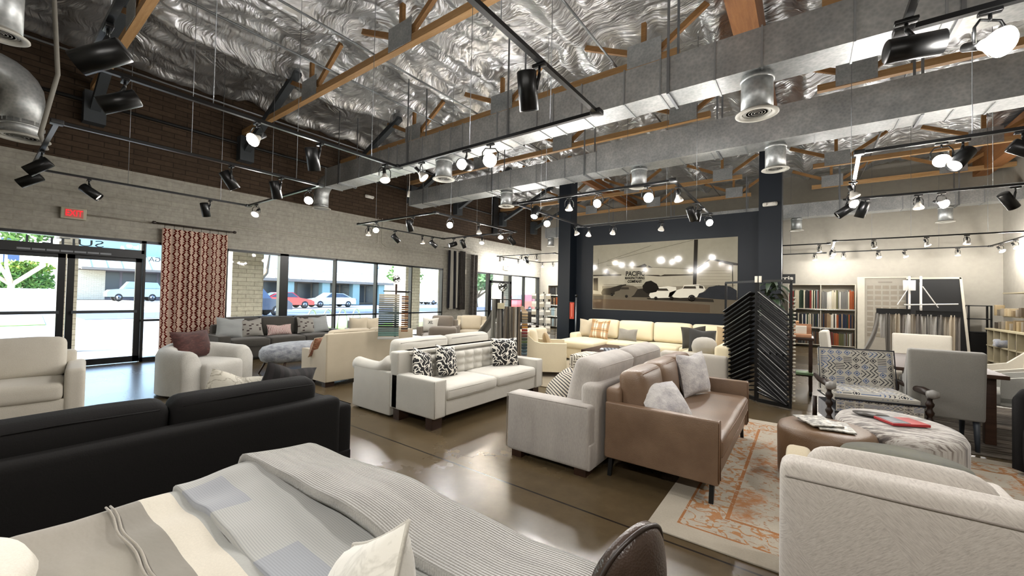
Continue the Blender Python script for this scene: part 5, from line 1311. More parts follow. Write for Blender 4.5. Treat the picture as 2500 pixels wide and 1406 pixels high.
# ------------------------------------------------------------------ bookcases of fabric samples at the back wall
FABS = {'red': '#7b2a24', 'cream': '#c9bfa6', 'dark green': '#2a3a2a', 'navy': '#20283a', 'grey': '#77756f', 'pale blue': '#9db0b4', 'brown': '#5a4330', 'rust': '#9a4f28', 'charcoal': '#2b2a29', 'white': '#dcd6c8', 'olive': '#5b5a38', 'tan': '#a2896a'}
FM = {k: fabric(v, mottled=.3, weave=120) for k, v in FABS.items()}
CNT = {}; ORD = [''] + 'first second third fourth fifth sixth seventh eighth ninth tenth eleventh twelfth thirteenth fourteenth fifteenth'.split()
def bookcase(name, label, loc, W, H, D, shelves, bays, mat, palettes, where, cat='bookcase', rz=0.0, fill=.03, dense=.9, kick=.08):
    r = thing(name, label, cat, loc, rz)
    MB().box(0, W, D-.02, D, 0, H).build('back_panel', mat, r)
    for k in range(bays+1):
        x = W*k/bays; MB().rbox(min(max(x-.012, 0), W-.024), min(max(x-.012, 0), W-.024)+.024, 0, D-.02, 0, H, .003, 1).build('upright', mat, r)
    for z in [kick] + shelves + [H-.02]:
        s_ = MB().rbox(0, W, .005, D-.02, z, z+.022, .003, 1).build('shelf', mat, r)
        if z in shelves: MB().rbox(.02, W-.02, -.012, .0, z-.03, z+.0, .002, 1).build('label_strip', CHROME if cat == 'bookcase' else mat, r)
    zs = [kick] + shelves; M = Matrix.Rotation(rz, 4, 'Z')
    rr = random.Random(len(label))
    for si, z in enumerate(zs):
        zt = (zs + [H])[si+1]; tier = ['bottom', 'second', 'third', 'top'][si] if len(zs) < 5 else f'number {si+1} from below'
        for b in range(bays):
            pal = palettes[(si*bays+b) % len(palettes)]
            x = W*b/bays + .03; xe = W*(b+1)/bays - .03; prev = None
            while x < xe-.03:
                t = rr.uniform(.022, .04)*fill/.03; c = pal[int((x-W*b/bays)/(W/bays)*len(pal)) % len(pal)] if rr.random() < .6 else rr.choice(pal)
                h = (zt-z)*rr.uniform(.66, .76)
                g = MB().rbox(0, t*.93, 0, D*.7, 0, h, .006, 2)
                p = Vector((x, .015 + rr.uniform(0, .03), z+.023)); p = Vector(loc) + M @ p
                bay = '' if bays == 1 else (', left bay' if b == 0 else ', right bay')
                key = (c, tier, bay, where); CNT[key] = CNT.get(key, 0)+1
                single(g, 'fabric_sample', FM[c], f'{ORD[CNT[key]]} {c} fabric sample from the left, {tier} shelf{bay} of {where}', 'fabric sample', tuple(p), rz, group=f'fabric samples in {where}')
                x += t
    return r
WCASE = plain('#bdb6a4', .6)
bookcase('sample_bookcase', 'white bookcase full of colourful fabric samples, left of the white display panels', (-.45, 15.8, 0), 1.68, 1.98, .4, [.62, 1.2], 2, WCASE,
         [['brown', 'charcoal', 'grey', 'brown'], ['white', 'red', 'rust', 'olive', 'grey', 'brown'], ['dark green', 'charcoal', 'navy', 'cream', 'white'], ['brown', 'tan', 'white', 'rust', 'navy', 'dark green', 'charcoal'], ['red', 'cream', 'dark green', 'charcoal', 'red', 'pale blue'], ['grey', 'white', 'cream', 'olive', 'grey', 'tan', 'rust']], 'the back-wall bookcase')
r = thing('shop_sign', 'black sign reading ris, partly hidden behind the navy column', 'sign', (-.52, 15.85, 2.02))
MB().box(-.3, .26, 0, .03, 0, .3).build('board', BLACK, r)
text_mesh('rris', .17, 'lettering', plain('#d6d2c6', .6), r, (.03, -.003, .17), (pi/2, 0, 0), width=.34, offset=.004)
# far left corner bookcase
bookcase('sample_bookcase', 'pale bookcase of fabric samples in the far corner by the window', (-9.5, 15.7, 0), 1.5, 1.95, .4, [.55, 1.05, 1.5], 1, WCASE,
         [['grey', 'white', 'pale blue'], ['pale blue', 'grey', 'white'], ['brown', 'rust', 'charcoal', 'tan'], ['charcoal', 'brown', 'grey']], 'the far corner bookcase', fill=.055)

# tile sample carousel
r = thing('swatch_carousel', 'black wire carousel holding rows of pale swatch cards, left of the navy column', 'display rack', (-5.75, 9.3, 0))
m_ = MB(); m_.tube([(0, 0, 0), (0, 0, 1.55)], .015, 8)
for s_ in range(4):
    a = s_*pi/2 + .2; c, q = cos(a), sin(a)
    for t in (.06, .34): m_.tube([(c*t, q*t, .12), (c*t, q*t, 1.5)], .005, 5)
    for z in [.2+.215*k for k in range(7)]: m_.tube([(c*.05, q*.05, z), (c*.35, q*.35, z)], .005, 5)
m_.lathe([(.25, 0), (.26, .02), (.02, .04)], 20); m_.build('wire_frame', BLACKM, r)
CARDS = [plain('#c9c4b6', .6), plain('#a59d8b', .6), plain('#b7b6b2', .6), plain('#8d897f', .6)]
for row in range(6):
    z = .28+.215*row
    for ci, (x, y) in enumerate(((-.3, -.14), (-.02, -.2), (.17, -.17))):
        cr = MB().rbox(x, x+.15, y, y+.02, z, z+.15, .003, 1).build('swatch_card', CARDS[(row*3+ci*5) % 4], r)
        MB().box(x+.01, x+.14, y-.003, y, z+.09, z+.14).build('card_header', plain('#e4e0d6', .6), cr)
# red tag on stand
r = thing('sign_stand', 'thin grey stand holding a narrow red vertical sign beside the navy wall', 'sign', (-5.2, 9.95, 0))
MB().tube([(.1, 0, 0), (.1, 0, 1.42)], .022, 10).lathe([(.14, 0), (.14, .015), (.02, .03)], 18, M=T(.1, 0, 0)).build('pole', STEEL, r)
MB().tube([(-.12, 0, 1.3), (.16, 0, 1.3)], .008, 6).lathe([(.001, 1.42), (.035, 1.45), (.035, 1.49), (.001, 1.52)], 12, M=T(.1, 0, 0)).build('cross_bar', BLACKM, r)
sg = MB().box(-.09, .04, -.01, .005, .82, 1.28).build('red_sign', plain('#b5412a', .5), r)
MB().box(-.035, -.015, -.013, -.0105, .88, 1.24).build('sign_print', plain('#d98a72', .6), sg)

# display panels, hanging drapery samples
r = thing('sample_board', 'white framed board with rows of small beige tiles, right of the bookcase', 'display board', (1.42, 15.75, 0))
MB().box(0, .95, 0, .06, 0, 2.18).build('panel', plain('#aca597', .6), r)
MB().box(-.16, .0, -.03, .08, 0, 2.16).box(.95, 1.0, -.03, .08, 0, 2.2).box(-.16, 1.0, -.03, .08, 2.16, 2.2).build('panel_frame', plain('#cfc9b8', .6), r)
m_ = MB()
for i in range(5):
    for j in range(10): m_.box(.06+i*.17, .19+i*.17, -.008, 0, .45+j*.155, .55+j*.155)
m_.build('tile_swatches', plain('#948b7b', .55), r)
MB().box(.3, .6, -.004, 0, 2.02, 2.06).build('lettering_strip', plain('#8c867a', .6), r)
r = thing('black_board', 'tall black display board in a white frame leaning at the back wall', 'display board', (2.75, 15.65, 0))
MB().prism([(-.45, 0), (.72, 0), (.56, 2.12), (-.45, 2.12)], .04, 'y', 0).build('panel', BLACK, r)
MB().prism([(.72, 0), (.77, 0), (.61, 2.16), (.56, 2.16)], .07, 'y', -.02).prism([(-.45, 2.12), (.6, 2.12), (.6, 2.17), (-.45, 2.17)], .07, 'y', -.02).build('panel_frame', plain('#d3ccba', .6), r)
r = thing('drapery_stand', 'stand of hanging sheer and linen drapery samples with a black header bar', 'display rack', (1.95, 13.6, 0))
MB().box(-.5, .12, -.02, .02, 1.16, 1.3).box(.2, .98, -.02, .02, 1.14, 1.27).build('header_bar', BLACK, r)
MB().tube([(.1, 0, 0), (.1, 0, 2.1)], .02, 8).tube([(.3, 0, 0), (.3, 0, 2.1)], .02, 8).tube([(-.4, 0, .02), (.9, 0, .02)], .02, 8).tube([(.1, -.3, .02), (.1, .3, .02)], .02, 8).tube([(.3, -.3, .02), (.3, .3, .02)], .02, 8).build('pole', WHITE, r)
MB().rbox(-.02, .2, -.06, -.04, 1.75, 2.0, .004, 1).bar((.12, -.05, 1.9), (-.12, -.05, 1.4), .06, .01).bar((.28, -.05, 1.95), (.28, -.05, 1.3), .09, .01).bar((.32, -.05, 1.85), (.58, -.05, 1.35), .07, .01).bar((.08, -.05, 1.98), (.08, -.05, 1.3), .09, .01).tube([(0, -.06, 1.4), (.9, -.06, 1.44)], .018, 8).build('white_arm', WHITE, r)
rr = random.Random(5); cols = ['#a5a199', '#dcd9d2', '#89847c', '#c0b6a5', '#cbbda5', '#98918a', '#e4e1da', '#b3a897', '#89827b', '#cfcbc2']
for k in range(16):
    x = -.48 + k*.092; w = .085; c = fabric(cols[k % 10], mottled=.3)
    fl = rr.uniform(-.03, .03) + (-.22 if k == 0 else 0)
    m_ = MB()
    m_.grid(lambda u, v: (x + w*(u-.5)*(1+.25*v) + fl*v*v*1.4 + .0, .028*sin(u*9+v*3+k) + (.015 if k % 2 else -.02), 1.18 - v*(1.1 if k != 1 else .62)), 10, 14, uv=False)
    m_.build('drapery_sample', c, r)
r = thing('etagere', 'narrow black open cabinet standing against the back wall', 'cabinet', (3.5, 15.8, 0))
m_ = MB()
for x in (0, .4):
    for y in (0, .3): m_.box(x, x+.035, y, y+.035, 0, 1.42)
m_.build('corner_post', BLACK, r)
for z in (1.4, 1.05, .7): MB().box(0, .435, 0, .335, z, z+.025).build('shelf', BLACK, r)
MB().box(.0, .435, .02, .335, .03, .7).build('cabinet_box', BLACK, r); MB().box(.02, .415, .0, .02, .05, .68).build('door', plain('#0b0b0c', .35), r)
# right wall cubby unit with clutter
r = thing('cubby_shelf', 'long cream cubby unit along the right wall', 'shelf unit', (3.68, 12.2, 0))
m_ = MB().box(.0, .6, 0, 3.1, .82, .86); m_.build('counter_top', plain('#bdb292', .6), r)
for k in range(8): MB().box(.02, .55, k*.43, k*.43+.03, .0, .82).build('divider', plain('#a89e82', .7), r)
for z in (.04, .42): MB().box(.02, .55, 0, 3.1, z, z+.025).build('shelf', plain('#a89e82', .7), r)
MB().box(.56, .6, 0, 3.1, 0, .82).build('back_panel', plain('#8f866c', .7), r)
for k, z in enumerate((1.15, 1.72)):
    o = MB().box(0, .35, 0, 3.0, 0, .03).build('wall_shelf', plain('#b8ad90', .6)); o.location = (3.95, 12.2, z); setp(o, ['lower cream wall shelf of tile samples on the right wall', 'upper cream wall shelf on the right wall'][k], 'shelf')
rr = random.Random(11); cs = ['#7d6b4e', '#a08c68', '#5d5140', '#8e8474', '#40372c', '#b3a17f', '#6a6152']
pos = ['near end', 'near middle', 'middle', 'far middle', 'far end']
for zi, (z0, nm) in enumerate(((.862, 'counter top'), (1.182, 'lower wall shelf'), (.447, 'upper cubby row'), (.067, 'lower cubby row'))):
    for k in range(14):
        y = 12.28 + k*.21; h = rr.uniform(.12, .26) if zi != 2 else rr.uniform(.1, .3)
        if int((y-12.2)/.43) != int((y+.16-12.2)/.43): continue
        g = MB().rbox(0, .16, 0, rr.uniform(.08, .15), 0, h, .006, 1)
        c = rr.randrange(len(cs)); cn = ['brown', 'tan', 'dark brown', 'grey', 'near-black', 'sand', 'dull grey'][c]
        single(g, 'tile_sample', plain(cs[c], .6), f'{ORD[CNT.setdefault((cn, nm), 0)+1]} {cn} sample block from the near end, {nm}, right wall', 'sample', (3.78 if zi else 3.8, y, z0), rr.uniform(-.0, .0), group='sample blocks at the right wall'); CNT[(cn, nm)] += 1
single(MB().rbox(0, .22, 0, .3, 0, .17, .04, 4, wob=.03, wfreq=8), 'fabric_bundle', fabric('#44577c', '#c9c7c0', mottled=.9), 'crumpled blue and white cloth bundle in the cubby unit', 'cloth', (3.62, 14.3, .447))
r = thing('framed_sign', 'black framed sign standing on the upper wall shelf at right', 'sign', (3.97, 13.3, 1.75), 0)
MB().box(0, .03, 0, .6, 0, .3).build('board', BLACK, r); MB().box(-.004, 0, .2, .4, .18, .2).build('sign_print', plain('#77736a', .6), r)
single(MB().box(0, .05, 0, .35, 0, .34), 'red_box', plain('#8e1f1c', .45), 'red sign with dark lettering at the right picture edge on the upper wall shelf', 'sign', (3.96, 12.9, 1.75))

# hanging textile stands
def ball(r, z, R):
    m_ = MB()
    for k in range(3):
        M = T(0, 0, z) @ RZ(k*pi/3) @ RX(.6*k)
        m_.tube([(R*cos(a*pi/8), 0, R*sin(a*pi/8)) for a in range(16)], R*.09, 6, closed=True, M=M)
        m_.tube([(R*cos(a*pi/8), R*sin(a*pi/8), 0) for a in range(16)], R*.09, 6, closed=True, M=T(0, 0, z) @ RY(.7*(k-1)))
    m_.build('finial', BLACKM, r)
r = thing('leather_sample_stand', 'black stand with ring-ball finial and stacked leather sample boards, behind the cream sofa', 'display rack', (-5.4, 4.15, 0), radians(48))
MB().tube([(0, 0, 0), (0, 0, 1.58)], .018, 10).lathe([(.2, 0), (.2, .02), (.03, .04)], 20).build('pole', plain('#3a2a24', .5, .2), r)
ball(r, 1.66, .055); MB().tube([(-.2, 0, 1.46), (.25, 0, 1.46)], .01, 8).build('cross_bar', BLACKM, r)
gr = ['#c9c0ad', '#a9a394', '#8b8c86', '#6f7672', '#596462', '#4a5a5b', '#33403f', '#1f2626', '#5e6f6c', '#2d3533']
for k in range(20):
    MB().rbox(-.26, .06, -.06, -.03, 1.38-k*.034, 1.41-k*.034, .006, 2).build('sample_strip', fabric(gr[min(9, int(k/2))] if k < 18 else '#5f8079'), r)
MB().rbox(-.265, .065, -.07, -.02, .68, .72, .004, 1).build('holder', F_LGREY, r)
for k in range(17):
    MB().rbox(.09, .2, .0, .03, 1.36-k*.035, 1.385-k*.035, .006, 2).build('sample_strip', fabric(['#8a5a3a', '#5e3b26', '#a67c55', '#3d261a'][k % 4]), r)
MB().tube([(.02, -.03, 1.45), (.2, .05, 1.45)], .012, 6).build('tag_holder', BLACKM, r)
r = thing('fabric_sample_stand', 'black stand with ring-ball finial hung with long grey, brown and coloured cloths', 'display rack', (-4.2, 5.45, 0), radians(35))
MB().tube([(0, 0, 0), (0, 0, 1.5)], .018, 10).lathe([(.22, 0), (.22, .02), (.03, .04)], 20).build('pole', BLACKM, r)
ball(r, 1.585, .075); MB().tube([(-.22, 0, 1.36), (.32, .1, 1.36)], .008, 8).build('cross_bar', BLACKM, r)
def cloth(x, y, w, z0, z1, c, amp=.02, fan=0.0, nm='hanging_cloth'):
    m_ = MB(); m_.grid(lambda u, v: (x + w*(u-.5)*(.7+.5*v) + fan*v*v, y + amp*sin(u*8+x*30) + (v*.03), z0 + (z1-z0)*v), 10, 16, uv=False); m_.build(nm, fabric(c, mottled=.3), r)
cloth(-.15, -.02, .09, 1.36, .3, '#8a8880'); cloth(-.05, -.06, .1, 1.28, .25, '#77736b'); cloth(-.1, .08, .16, 1.36, .7, '#65625b', fan=-.32); 
for k, c in enumerate(['#6e675e', '#8d8272', '#4a453f', '#a39a8c', '#5c554c', '#8b7c68', '#b3aca0', '#3b3733', '#77695a']): cloth(.04+k*.032, -.03 + .01*(k % 2), .045, 1.24, .28+.02*(k % 3), c, .01)
rb = ['#c9b391', '#a9916c', '#8c7a5c', '#6f6a5a', '#8e6a3c', '#a9762f', '#8a2f24', '#6a2a28', '#5a3a2e', '#3c3f2e', '#4c5a36', '#2f3f3c', '#23343a', '#3d5258', '#5b6f76', '#7d7a77', '#b3a8a2', '#8b7f78']
for k, c in enumerate(rb):
    z = 1.12 - k*.05; MB().rbox(.34, .44, -.02, .12, z, z+.035, .006, 2).build('sample_strip', fabric(c), r)
MB().prism([(.3, 1.25), (.36, 1.25), (.44, 1.14), (.34, 1.14)], .1, 'y', -.01).build('holder', fabric('#b89f84'), r)
MB().rbox(-.08, .04, -.09, -.08, 1.2, 1.3, .004, 1).build('header_card', plain('#b9b193', .6), r)
# ------------------------------------------------------------------ framed photograph on the navy wall
MUR = {"hill":[[-4.02,2.29],[-3.75,2.31],[-3.51,2.37],[-3.3,2.26]],"gable":[[-4.75,2.12],[-4.55,2.3],[-4.16,2.08]],
"wall_left":[[-5.01,2.07],[-2.29,2.05],[-2.28,1.55],[-3.5,1.5],[-5.01,1.53]],"fascia":[[-4.06,2.27],[-3.3,2.26],[-2.29,2.17],[-2.29,2.05],[-4.06,2.06]],
"dark1":[[-3.75,2.28],[-3.51,2.37],[-3.45,2.32],[-3.5,2.27]],"dark2":[[-3.41,2.32],[-3.3,2.26],[-3.41,2.26]],
"roof1":[[-5.01,2.09],[-4.16,2.09],[-4.16,2.06],[-5.01,2.05]],"roof2":[[-2.99,2.07],[-2.29,2.06],[-2.29,2.04],[-3.14,2.02]],"roof3":[[-3.49,2.07],[-3.14,2.06],[-3.06,2.03],[-3.14,2.02],[-3.49,2.055]],
"vent":[[-4.6,2.1],[-4.6,2.18],[-4.56,2.23],[-4.52,2.18],[-4.51,2.1]],
"signbd":[[-4.06,2.19],[-3.49,2.17],[-3.49,1.83],[-4.06,1.84]],"shed":[[-2.21,2.24],[-1.88,2.44],[-1.41,2.26],[-1.41,1.6],[-2.21,1.6]],"shed2":[[-1.41,2.31],[-1.3,2.27],[-1.3,1.6],[-1.41,1.6]],
"shedroof":[[-2.23,2.21],[-1.88,2.45],[-1.3,2.31],[-1.3,2.26],[-1.44,2.27],[-1.88,2.42],[-2.2,2.22]],"pipe":[[-1.42,2.27],[-1.4,2.27],[-1.39,1.7],[-1.41,1.7]],
"pole":[[-2.27,2.94],[-2.18,2.94],[-2.21,1.6],[-2.29,1.6]],"door":[[-5.0,1.99],[-4.86,2.0],[-4.85,1.62],[-5.0,1.64]],
"ground":[[-5.01,1.53],[-3.33,1.5],[-1.3,1.5],[-1.3,1.09],[-5.01,1.11]],"groundl":[[-5.01,1.39],[-3.32,1.37],[-1.89,1.3],[-1.89,1.1],[-5.01,1.12]],
"car1":[[-4.75,1.58],[-4.69,1.69],[-4.47,1.71],[-4.2,1.79],[-4.02,1.82],[-4.0,1.77],[-4.3,1.53],[-4.43,1.5],[-4.73,1.51]],
"car2":[[-4.34,1.6],[-4.2,1.64],[-4.13,1.75],[-3.98,1.79],[-3.81,1.77],[-3.68,1.7],[-3.79,1.52],[-3.86,1.47],[-4.35,1.46]],"car2w":[[-4.19,1.67],[-4.13,1.73],[-3.94,1.73],[-3.93,1.67]],
"car3":[[-3.88,1.52],[-3.78,1.67],[-3.54,1.7],[-3.16,1.7],[-3.14,1.55],[-3.4,1.46],[-3.86,1.46]],"drum":[[-3.56,1.77],[-3.47,1.88],[-3.33,1.91],[-3.18,1.82],[-3.12,1.7],[-3.19,1.61],[-3.43,1.56],[-3.54,1.65]],
"car4":[[-3.38,1.51],[-3.35,1.6],[-3.19,1.64],[-3.14,1.74],[-2.89,1.76],[-2.69,1.74],[-2.68,1.65],[-2.82,1.46],[-3.33,1.44]],"car4w":[[-3.19,1.64],[-3.13,1.7],[-2.92,1.7],[-2.87,1.64]],
"shadow":[[-3.45,1.44],[-2.99,1.47],[-2.19,1.46],[-1.82,1.44],[-1.8,1.37],[-2.82,1.39],[-3.41,1.41]],
"truck":[[-2.88,1.48],[-2.85,1.6],[-2.53,1.71],[-2.5,1.79],[-2.16,1.81],[-2.04,1.77],[-1.99,1.68],[-2.16,1.49],[-2.59,1.46]],"truckw":[[-2.52,1.7],[-2.49,1.76],[-2.22,1.76],[-2.21,1.7]],"truckw2":[[-2.14,1.71],[-2.14,1.78],[-2.05,1.76],[-2.04,1.7]],
"car6":[[-2.19,1.48],[-2.14,1.58],[-2.01,1.63],[-1.92,1.74],[-1.7,1.79],[-1.46,1.76],[-1.31,1.66],[-1.31,1.43],[-1.8,1.45]]}
def gloss(c, c2=None):
    n = N('photo_ink'); g = n.world(); a = n.noise(g, 7, 4, .6)
    return n.bsdf(n.mix(n.ma('MULTIPLY', a, .5), lin(c), lin(c2 or '#%02x%02x%02x' % tuple(int(int(c[i:i+2], 16)*.78) for i in (1, 3, 5)))), .09, spec=.4)
r = thing('wall_photograph', 'large glossy sepia photograph of a factory yard with parked cars on the navy wall', 'picture', (0, 10.83, 0))
def plate(names, mat, depth, nm, closed=True):
    m_ = MB()
    for nme in names:
        p = MUR[nme] if isinstance(nme, str) else nme
        m_.prism([tuple(q) for q in p], .0012, 'y', -depth)
    return m_.build(nm, mat, r)
MB().box(-5.02, -1.3, 0, .02, 1.09, 2.95).build('print_sheet', gloss('#a5a08f'), r)
plate(['hill'], gloss('#96917f'), .0015, 'printed_hill')
plate(['wall_left', 'gable', 'fascia'], gloss('#b8b2a0'), .003, 'printed_building')
plate(['shed', 'shed2'], gloss('#b3ac9a', '#9c9585'), .003, 'printed_shed')
plate(['dark1', 'dark2', 'roof1', 'roof2', 'roof3', 'vent', 'shedroof', 'pipe', 'door'], gloss('#3a342c'), .0045, 'printed_roof_lines')
plate(['signbd'], gloss('#aaa593'), .0045, 'printed_sign_board')
plate(['ground'], gloss('#6d6455', '#544b3f'), .0045, 'printed_ground'); plate(['groundl'], gloss('#5c4c3c', '#6a5a48'), .006, 'printed_road')
plate(['pole'], gloss('#2b2722'), .006, 'printed_pole')
plate(['car1', 'car3', 'shadow'], gloss('#2a2621', '#3b352e'), .0075, 'printed_dark_car')
plate([[[-4.72, 1.76], [-1.4, 1.76], [-1.4, 1.5], [-4.75, 1.5]]], gloss('#8b8474', '#6b6557'), .0052, 'printed_fence')
plate(['car2'], gloss('#6a6254'), .009, 'printed_grey_car'); plate(['drum'], gloss('#1a1714'), .0105, 'printed_drum')
plate(['car4', 'truck'], gloss('#e4e0d2', '#cfcaba'), .0105, 'printed_white_vehicle'); plate(['car2w', 'car4w', 'truckw', 'truckw2'], gloss('#3d372f'), .012, 'printed_car_window')
plate(['car6'], gloss('#23252a', '#3d4148'), .012, 'printed_black_car')
m_ = MB()
for cx, cz, rd in ((-2.31, 1.46, .085), (-2.8, 1.45, .05), (-3.2, 1.44, .045), (-4.0, 1.48, .04), (-4.42, 1.52, .04)):
    m_.lathe([(rd, 0), (rd, .0015), (rd*.5, .0015)], 18, 0, M=T(cx, -.0135, cz) @ RX(pi/2))
m_.build('printed_wheel', gloss('#1b1815'), r)
m_ = MB()
for a, b in (((-5.01, 2.38), (-2.29, 2.93)), ((-4.58, 2.49), (-3.34, 2.85)), ((-4.6, 2.36), (-2.3, 2.2)), ((-4.85, 2.3), (-4.85, 2.55)), ((-4.68, 1.8), (-3.5, 1.8)), ((-2.25, 1.78), (-1.35, 1.78))):
    m_.bar((a[0], -.0135, a[1]), (b[0], -.0135, b[1]), .001, .008)
for z in (1.85, 1.93, 2.0, 2.08, 2.15): m_.bar((-2.15, -.0045, z), (-1.45, -.0045, z-.01), .001, .004)
m_.build('printed_wire', gloss('#5f594d'), r)
INK = gloss('#1f1b17')
text_mesh('PACIFIC', .175, 'lettering', INK, r, (-3.77, -.0065, 2.1), (pi/2, 0, 0), width=.52, offset=.006)
text_mesh('MANUFACTURING', .095, 'lettering', INK, r, (-3.78, -.0065, 1.98), (pi/2, 0, 0), width=.54, offset=.004)
text_mesh('COMPANY', .1, 'lettering', INK, r, (-3.78, -.0065, 1.885), (pi/2, 0, 0), width=.4, offset=.005)

# ------------------------------------------------------------------ red patterned curtain
def m_curtain():
    n = N('red_hexagon_print'); x = n.xyz(n.co('UV'))
    u = n.ma('SUBTRACT', n.ma('MULTIPLY', n.ma('FRACT', x[0]), 2.0), 1.0); a = n.ma('ABSOLUTE', u)
    v = n.ma('FRACT', x[1]); tri = n.ma('ABSOLUTE', n.ma('SUBTRACT', n.ma('MULTIPLY', v, 2.0), 1.0))   # 1 at ends, 0 mid
    inner_h = n.ma('ADD', n.ma('MULTIPLY', n.ma('SUBTRACT', 1.0, tri), .34), .02)
    tri2 = n.ma('SUBTRACT', 1.0, n.ma('ABSOLUTE', n.ma('SUBTRACT', n.ma('MULTIPLY', n.ma('FRACT', n.ma('MULTIPLY', x[1], 1.0)), 2.0), 1.0)))
    # hexagon half (lower 60 %) and hourglass (upper 40 %)
    hexa = n.ma('LESS_THAN', v, .6); vh = n.ma('DIVIDE', v, .6); th = n.ma('ABSOLUTE', n.ma('SUBTRACT', n.ma('MULTIPLY', vh, 2.0), 1.0))
    vg = n.ma('DIVIDE', n.ma('SUBTRACT', v, .6), .4); tg = n.ma('ABSOLUTE', n.ma('SUBTRACT', n.ma('MULTIPLY', vg, 2.0), 1.0))
    ou1 = n.ma('SUBTRACT', .9, n.ma('MULTIPLY', th, .46)); in1 = n.ma('SUBTRACT', ou1, .36)
    ou2 = n.ma('ADD', n.ma('MULTIPLY', tg, .42), .4); in2 = n.ma('SUBTRACT', ou2, .38)
    d1 = n.ma('MULTIPLY', n.ma('GREATER_THAN', a, in1), n.ma('LESS_THAN', a, ou1)); d2 = n.ma('MULTIPLY', n.ma('GREATER_THAN', a, in2), n.ma('LESS_THAN', a, ou2))
    d = n.ma('ADD', n.ma('MULTIPLY', d1, hexa), n.ma('MULTIPLY', d2, n.ma('SUBTRACT', 1.0, hexa)))
    dif = n.node('ShaderNodeBsdfDiffuse', {'Color': n.mix(d, lin('#bfa696'), lin('#4a110b'))})
    trl = n.node('ShaderNodeBsdfTranslucent', {'Color': n.mix(d, lin('#d9b3a0'), lin('#7a1f17'))})
    mx = n.node('ShaderNodeMixShader', {0: .1, 1: dif, 2: trl}); n.t.links.new(mx, n.out.inputs['Surface']); return n.m
r = thing('patterned_curtain', 'red and cream curtain with hexagon chain print hanging on a rod by the entrance', 'curtain', (0, 0, 0))
m_ = MB(); nu = 180
ctr = 0
def cfn(u, v):
    y = 2.24 + 1.12*u; ph = u*2*pi*5.5
    return (XW+.13 + .016*sin(ph)+.006*sin(ph*2.3+v*2), y + .012*cos(ph)*v, 2.63 - 2.58*v)
m_.grid(cfn, nu, 30)
us = [(i/nu*7.0, (1-j/30)*14.0) for i in range(nu+1) for j in range(31)]
m_.uv = [[us[k] for k in f] for f in m_.f]
m_.build('curtain_panel', m_curtain(), r)
MB().tube([(XW+.12, 2.13, 2.72), (XW+.12, 3.48, 2.72)], .014, 10).lathe([(.001, -.04), (.03, -.02), (.03, .02), (.001, .04)], 12, M=T(XW+.12, 2.12, 2.72) @ RX(pi/2)).lathe([(.001, -.04), (.03, -.02), (.03, .02), (.001, .04)], 12, M=T(XW+.12, 3.49, 2.72) @ RX(pi/2)).build('curtain_rod', plain('#2a211b', .4), r)
for y_ in (2.2, 3.42): MB().tube([(XW-.01, y_, 2.72), (XW+.12, y_, 2.72)], .01, 8).build('rod_bracket', plain('#2a211b', .4), r)
m_ = MB()
for k in range(8): m_.tube([(XW+.12, 2.28+k*.15+.03*0, 2.72), (XW+.13, 2.28+k*.15, 2.62)], .004, 5)
m_.build('curtain_ring', BLACKM, r)
# hanging draperies
def strip(par, y, w, z0, z1, mat, ph, nm='drapery_panel', amp=.03):
    m_ = MB(); m_.grid(lambda u, v: (XW+.12+amp*sin(u*14+ph+v), y + w*(u-.5)*(1+.15*v), z0+(z1-z0)*v), 24, 16, uv=False); m_.build(nm, mat, par)
r = thing('drapery_display', 'striped grey, black and white draperies hanging short on a rod between the shop windows', 'curtain', (0, 0, 0))
MB().tube([(XW+.12, 9.95, 3.1), (XW+.12, 11.75, 3.1)], .012, 8).build('curtain_rod', plain('#8b8578', .5, .4), r)
for y_ in (10.0, 11.7): MB().tube([(XW-.01, y_, 3.1), (XW+.12, y_, 3.1)], .01, 8).build('rod_bracket', STEEL, r)
for y, w, z0, z1, c in ((10.18, .08, 3.02, .95, '#23232b'), (10.3, .16, 3.02, .9, '#b5b2a8'), (10.45, .12, 3.02, .92, '#1f1f26'), (10.55, .1, 3.02, .95, '#c7c3b8'), (10.64, .08, 2.98, .9, '#2c2a2a')):
    strip(r, y, w, z0, z1, fabric(c, mottled=.4, stretch=(1, 1, .4)), y*9)
for y, w in ((10.83, .16), (10.96, .1)): strip(r, y, w, 3.05, .88, m_marble('#37322d', '#15120f', 9), y*5)
r = thing('drapery_panel_long', 'long black and pewter patterned drapery falling to the floor beside the far window', 'curtain', (0, 0, 0))
strip(r, 11.5, .42, 2.98, .12, m_marble('#4b4640', '#191614', 7), 2, 'drapery_panel', .05)
single(MB().rbox(-.3, .3, -.25, .25, 0, .3, .12, 4, wob=.03, wfreq=6), 'draped_ottoman', m_marble('#8b8578', '#1b1917', 12), 'low mound of black and cream printed cloth at the foot of the long drapery', 'ottoman', (-9.75, 11.0, 0))

# ------------------------------------------------------------------ street outside
def m_ground(c1, c2, sc=1.2):
    n = N('pavement'); g = n.world(); a = n.noise(n.map(g, (1, .25, 1)), sc, 4, .6)
    return n.bsdf(n.ramp(a, [(.3, c2), (.7, c1)]), .85)
def m_leafy(c1, c2, c3):
    n = N('foliage'); co = n.co(); a = n.noise(co, 3.5, 4, .7)
    return n.bsdf(n.ramp(a, [(.3, c3), (.5, c2), (.7, c1)]), .8)
def flat(name, mat, poly, z, label):
    o = MB().prism(poly, .03, 'z', z-.03).build(name, mat); setp(o, label, 'ground', kind='structure'); return o
flat('ground', m_ground('#8e9296', '#7d838a'), [(XW-.26, -60), (-160, -60), (-160, 140), (XW-.26, 140)], -.06, 'asphalt outside')
flat('pavement', m_ground('#b9b3a6', '#a79f90'), [(XW-.26, -30), (-13.9, -30), (-13.9, 90), (XW-.26, 90)], -.02, 'pale pavement along the shop front')
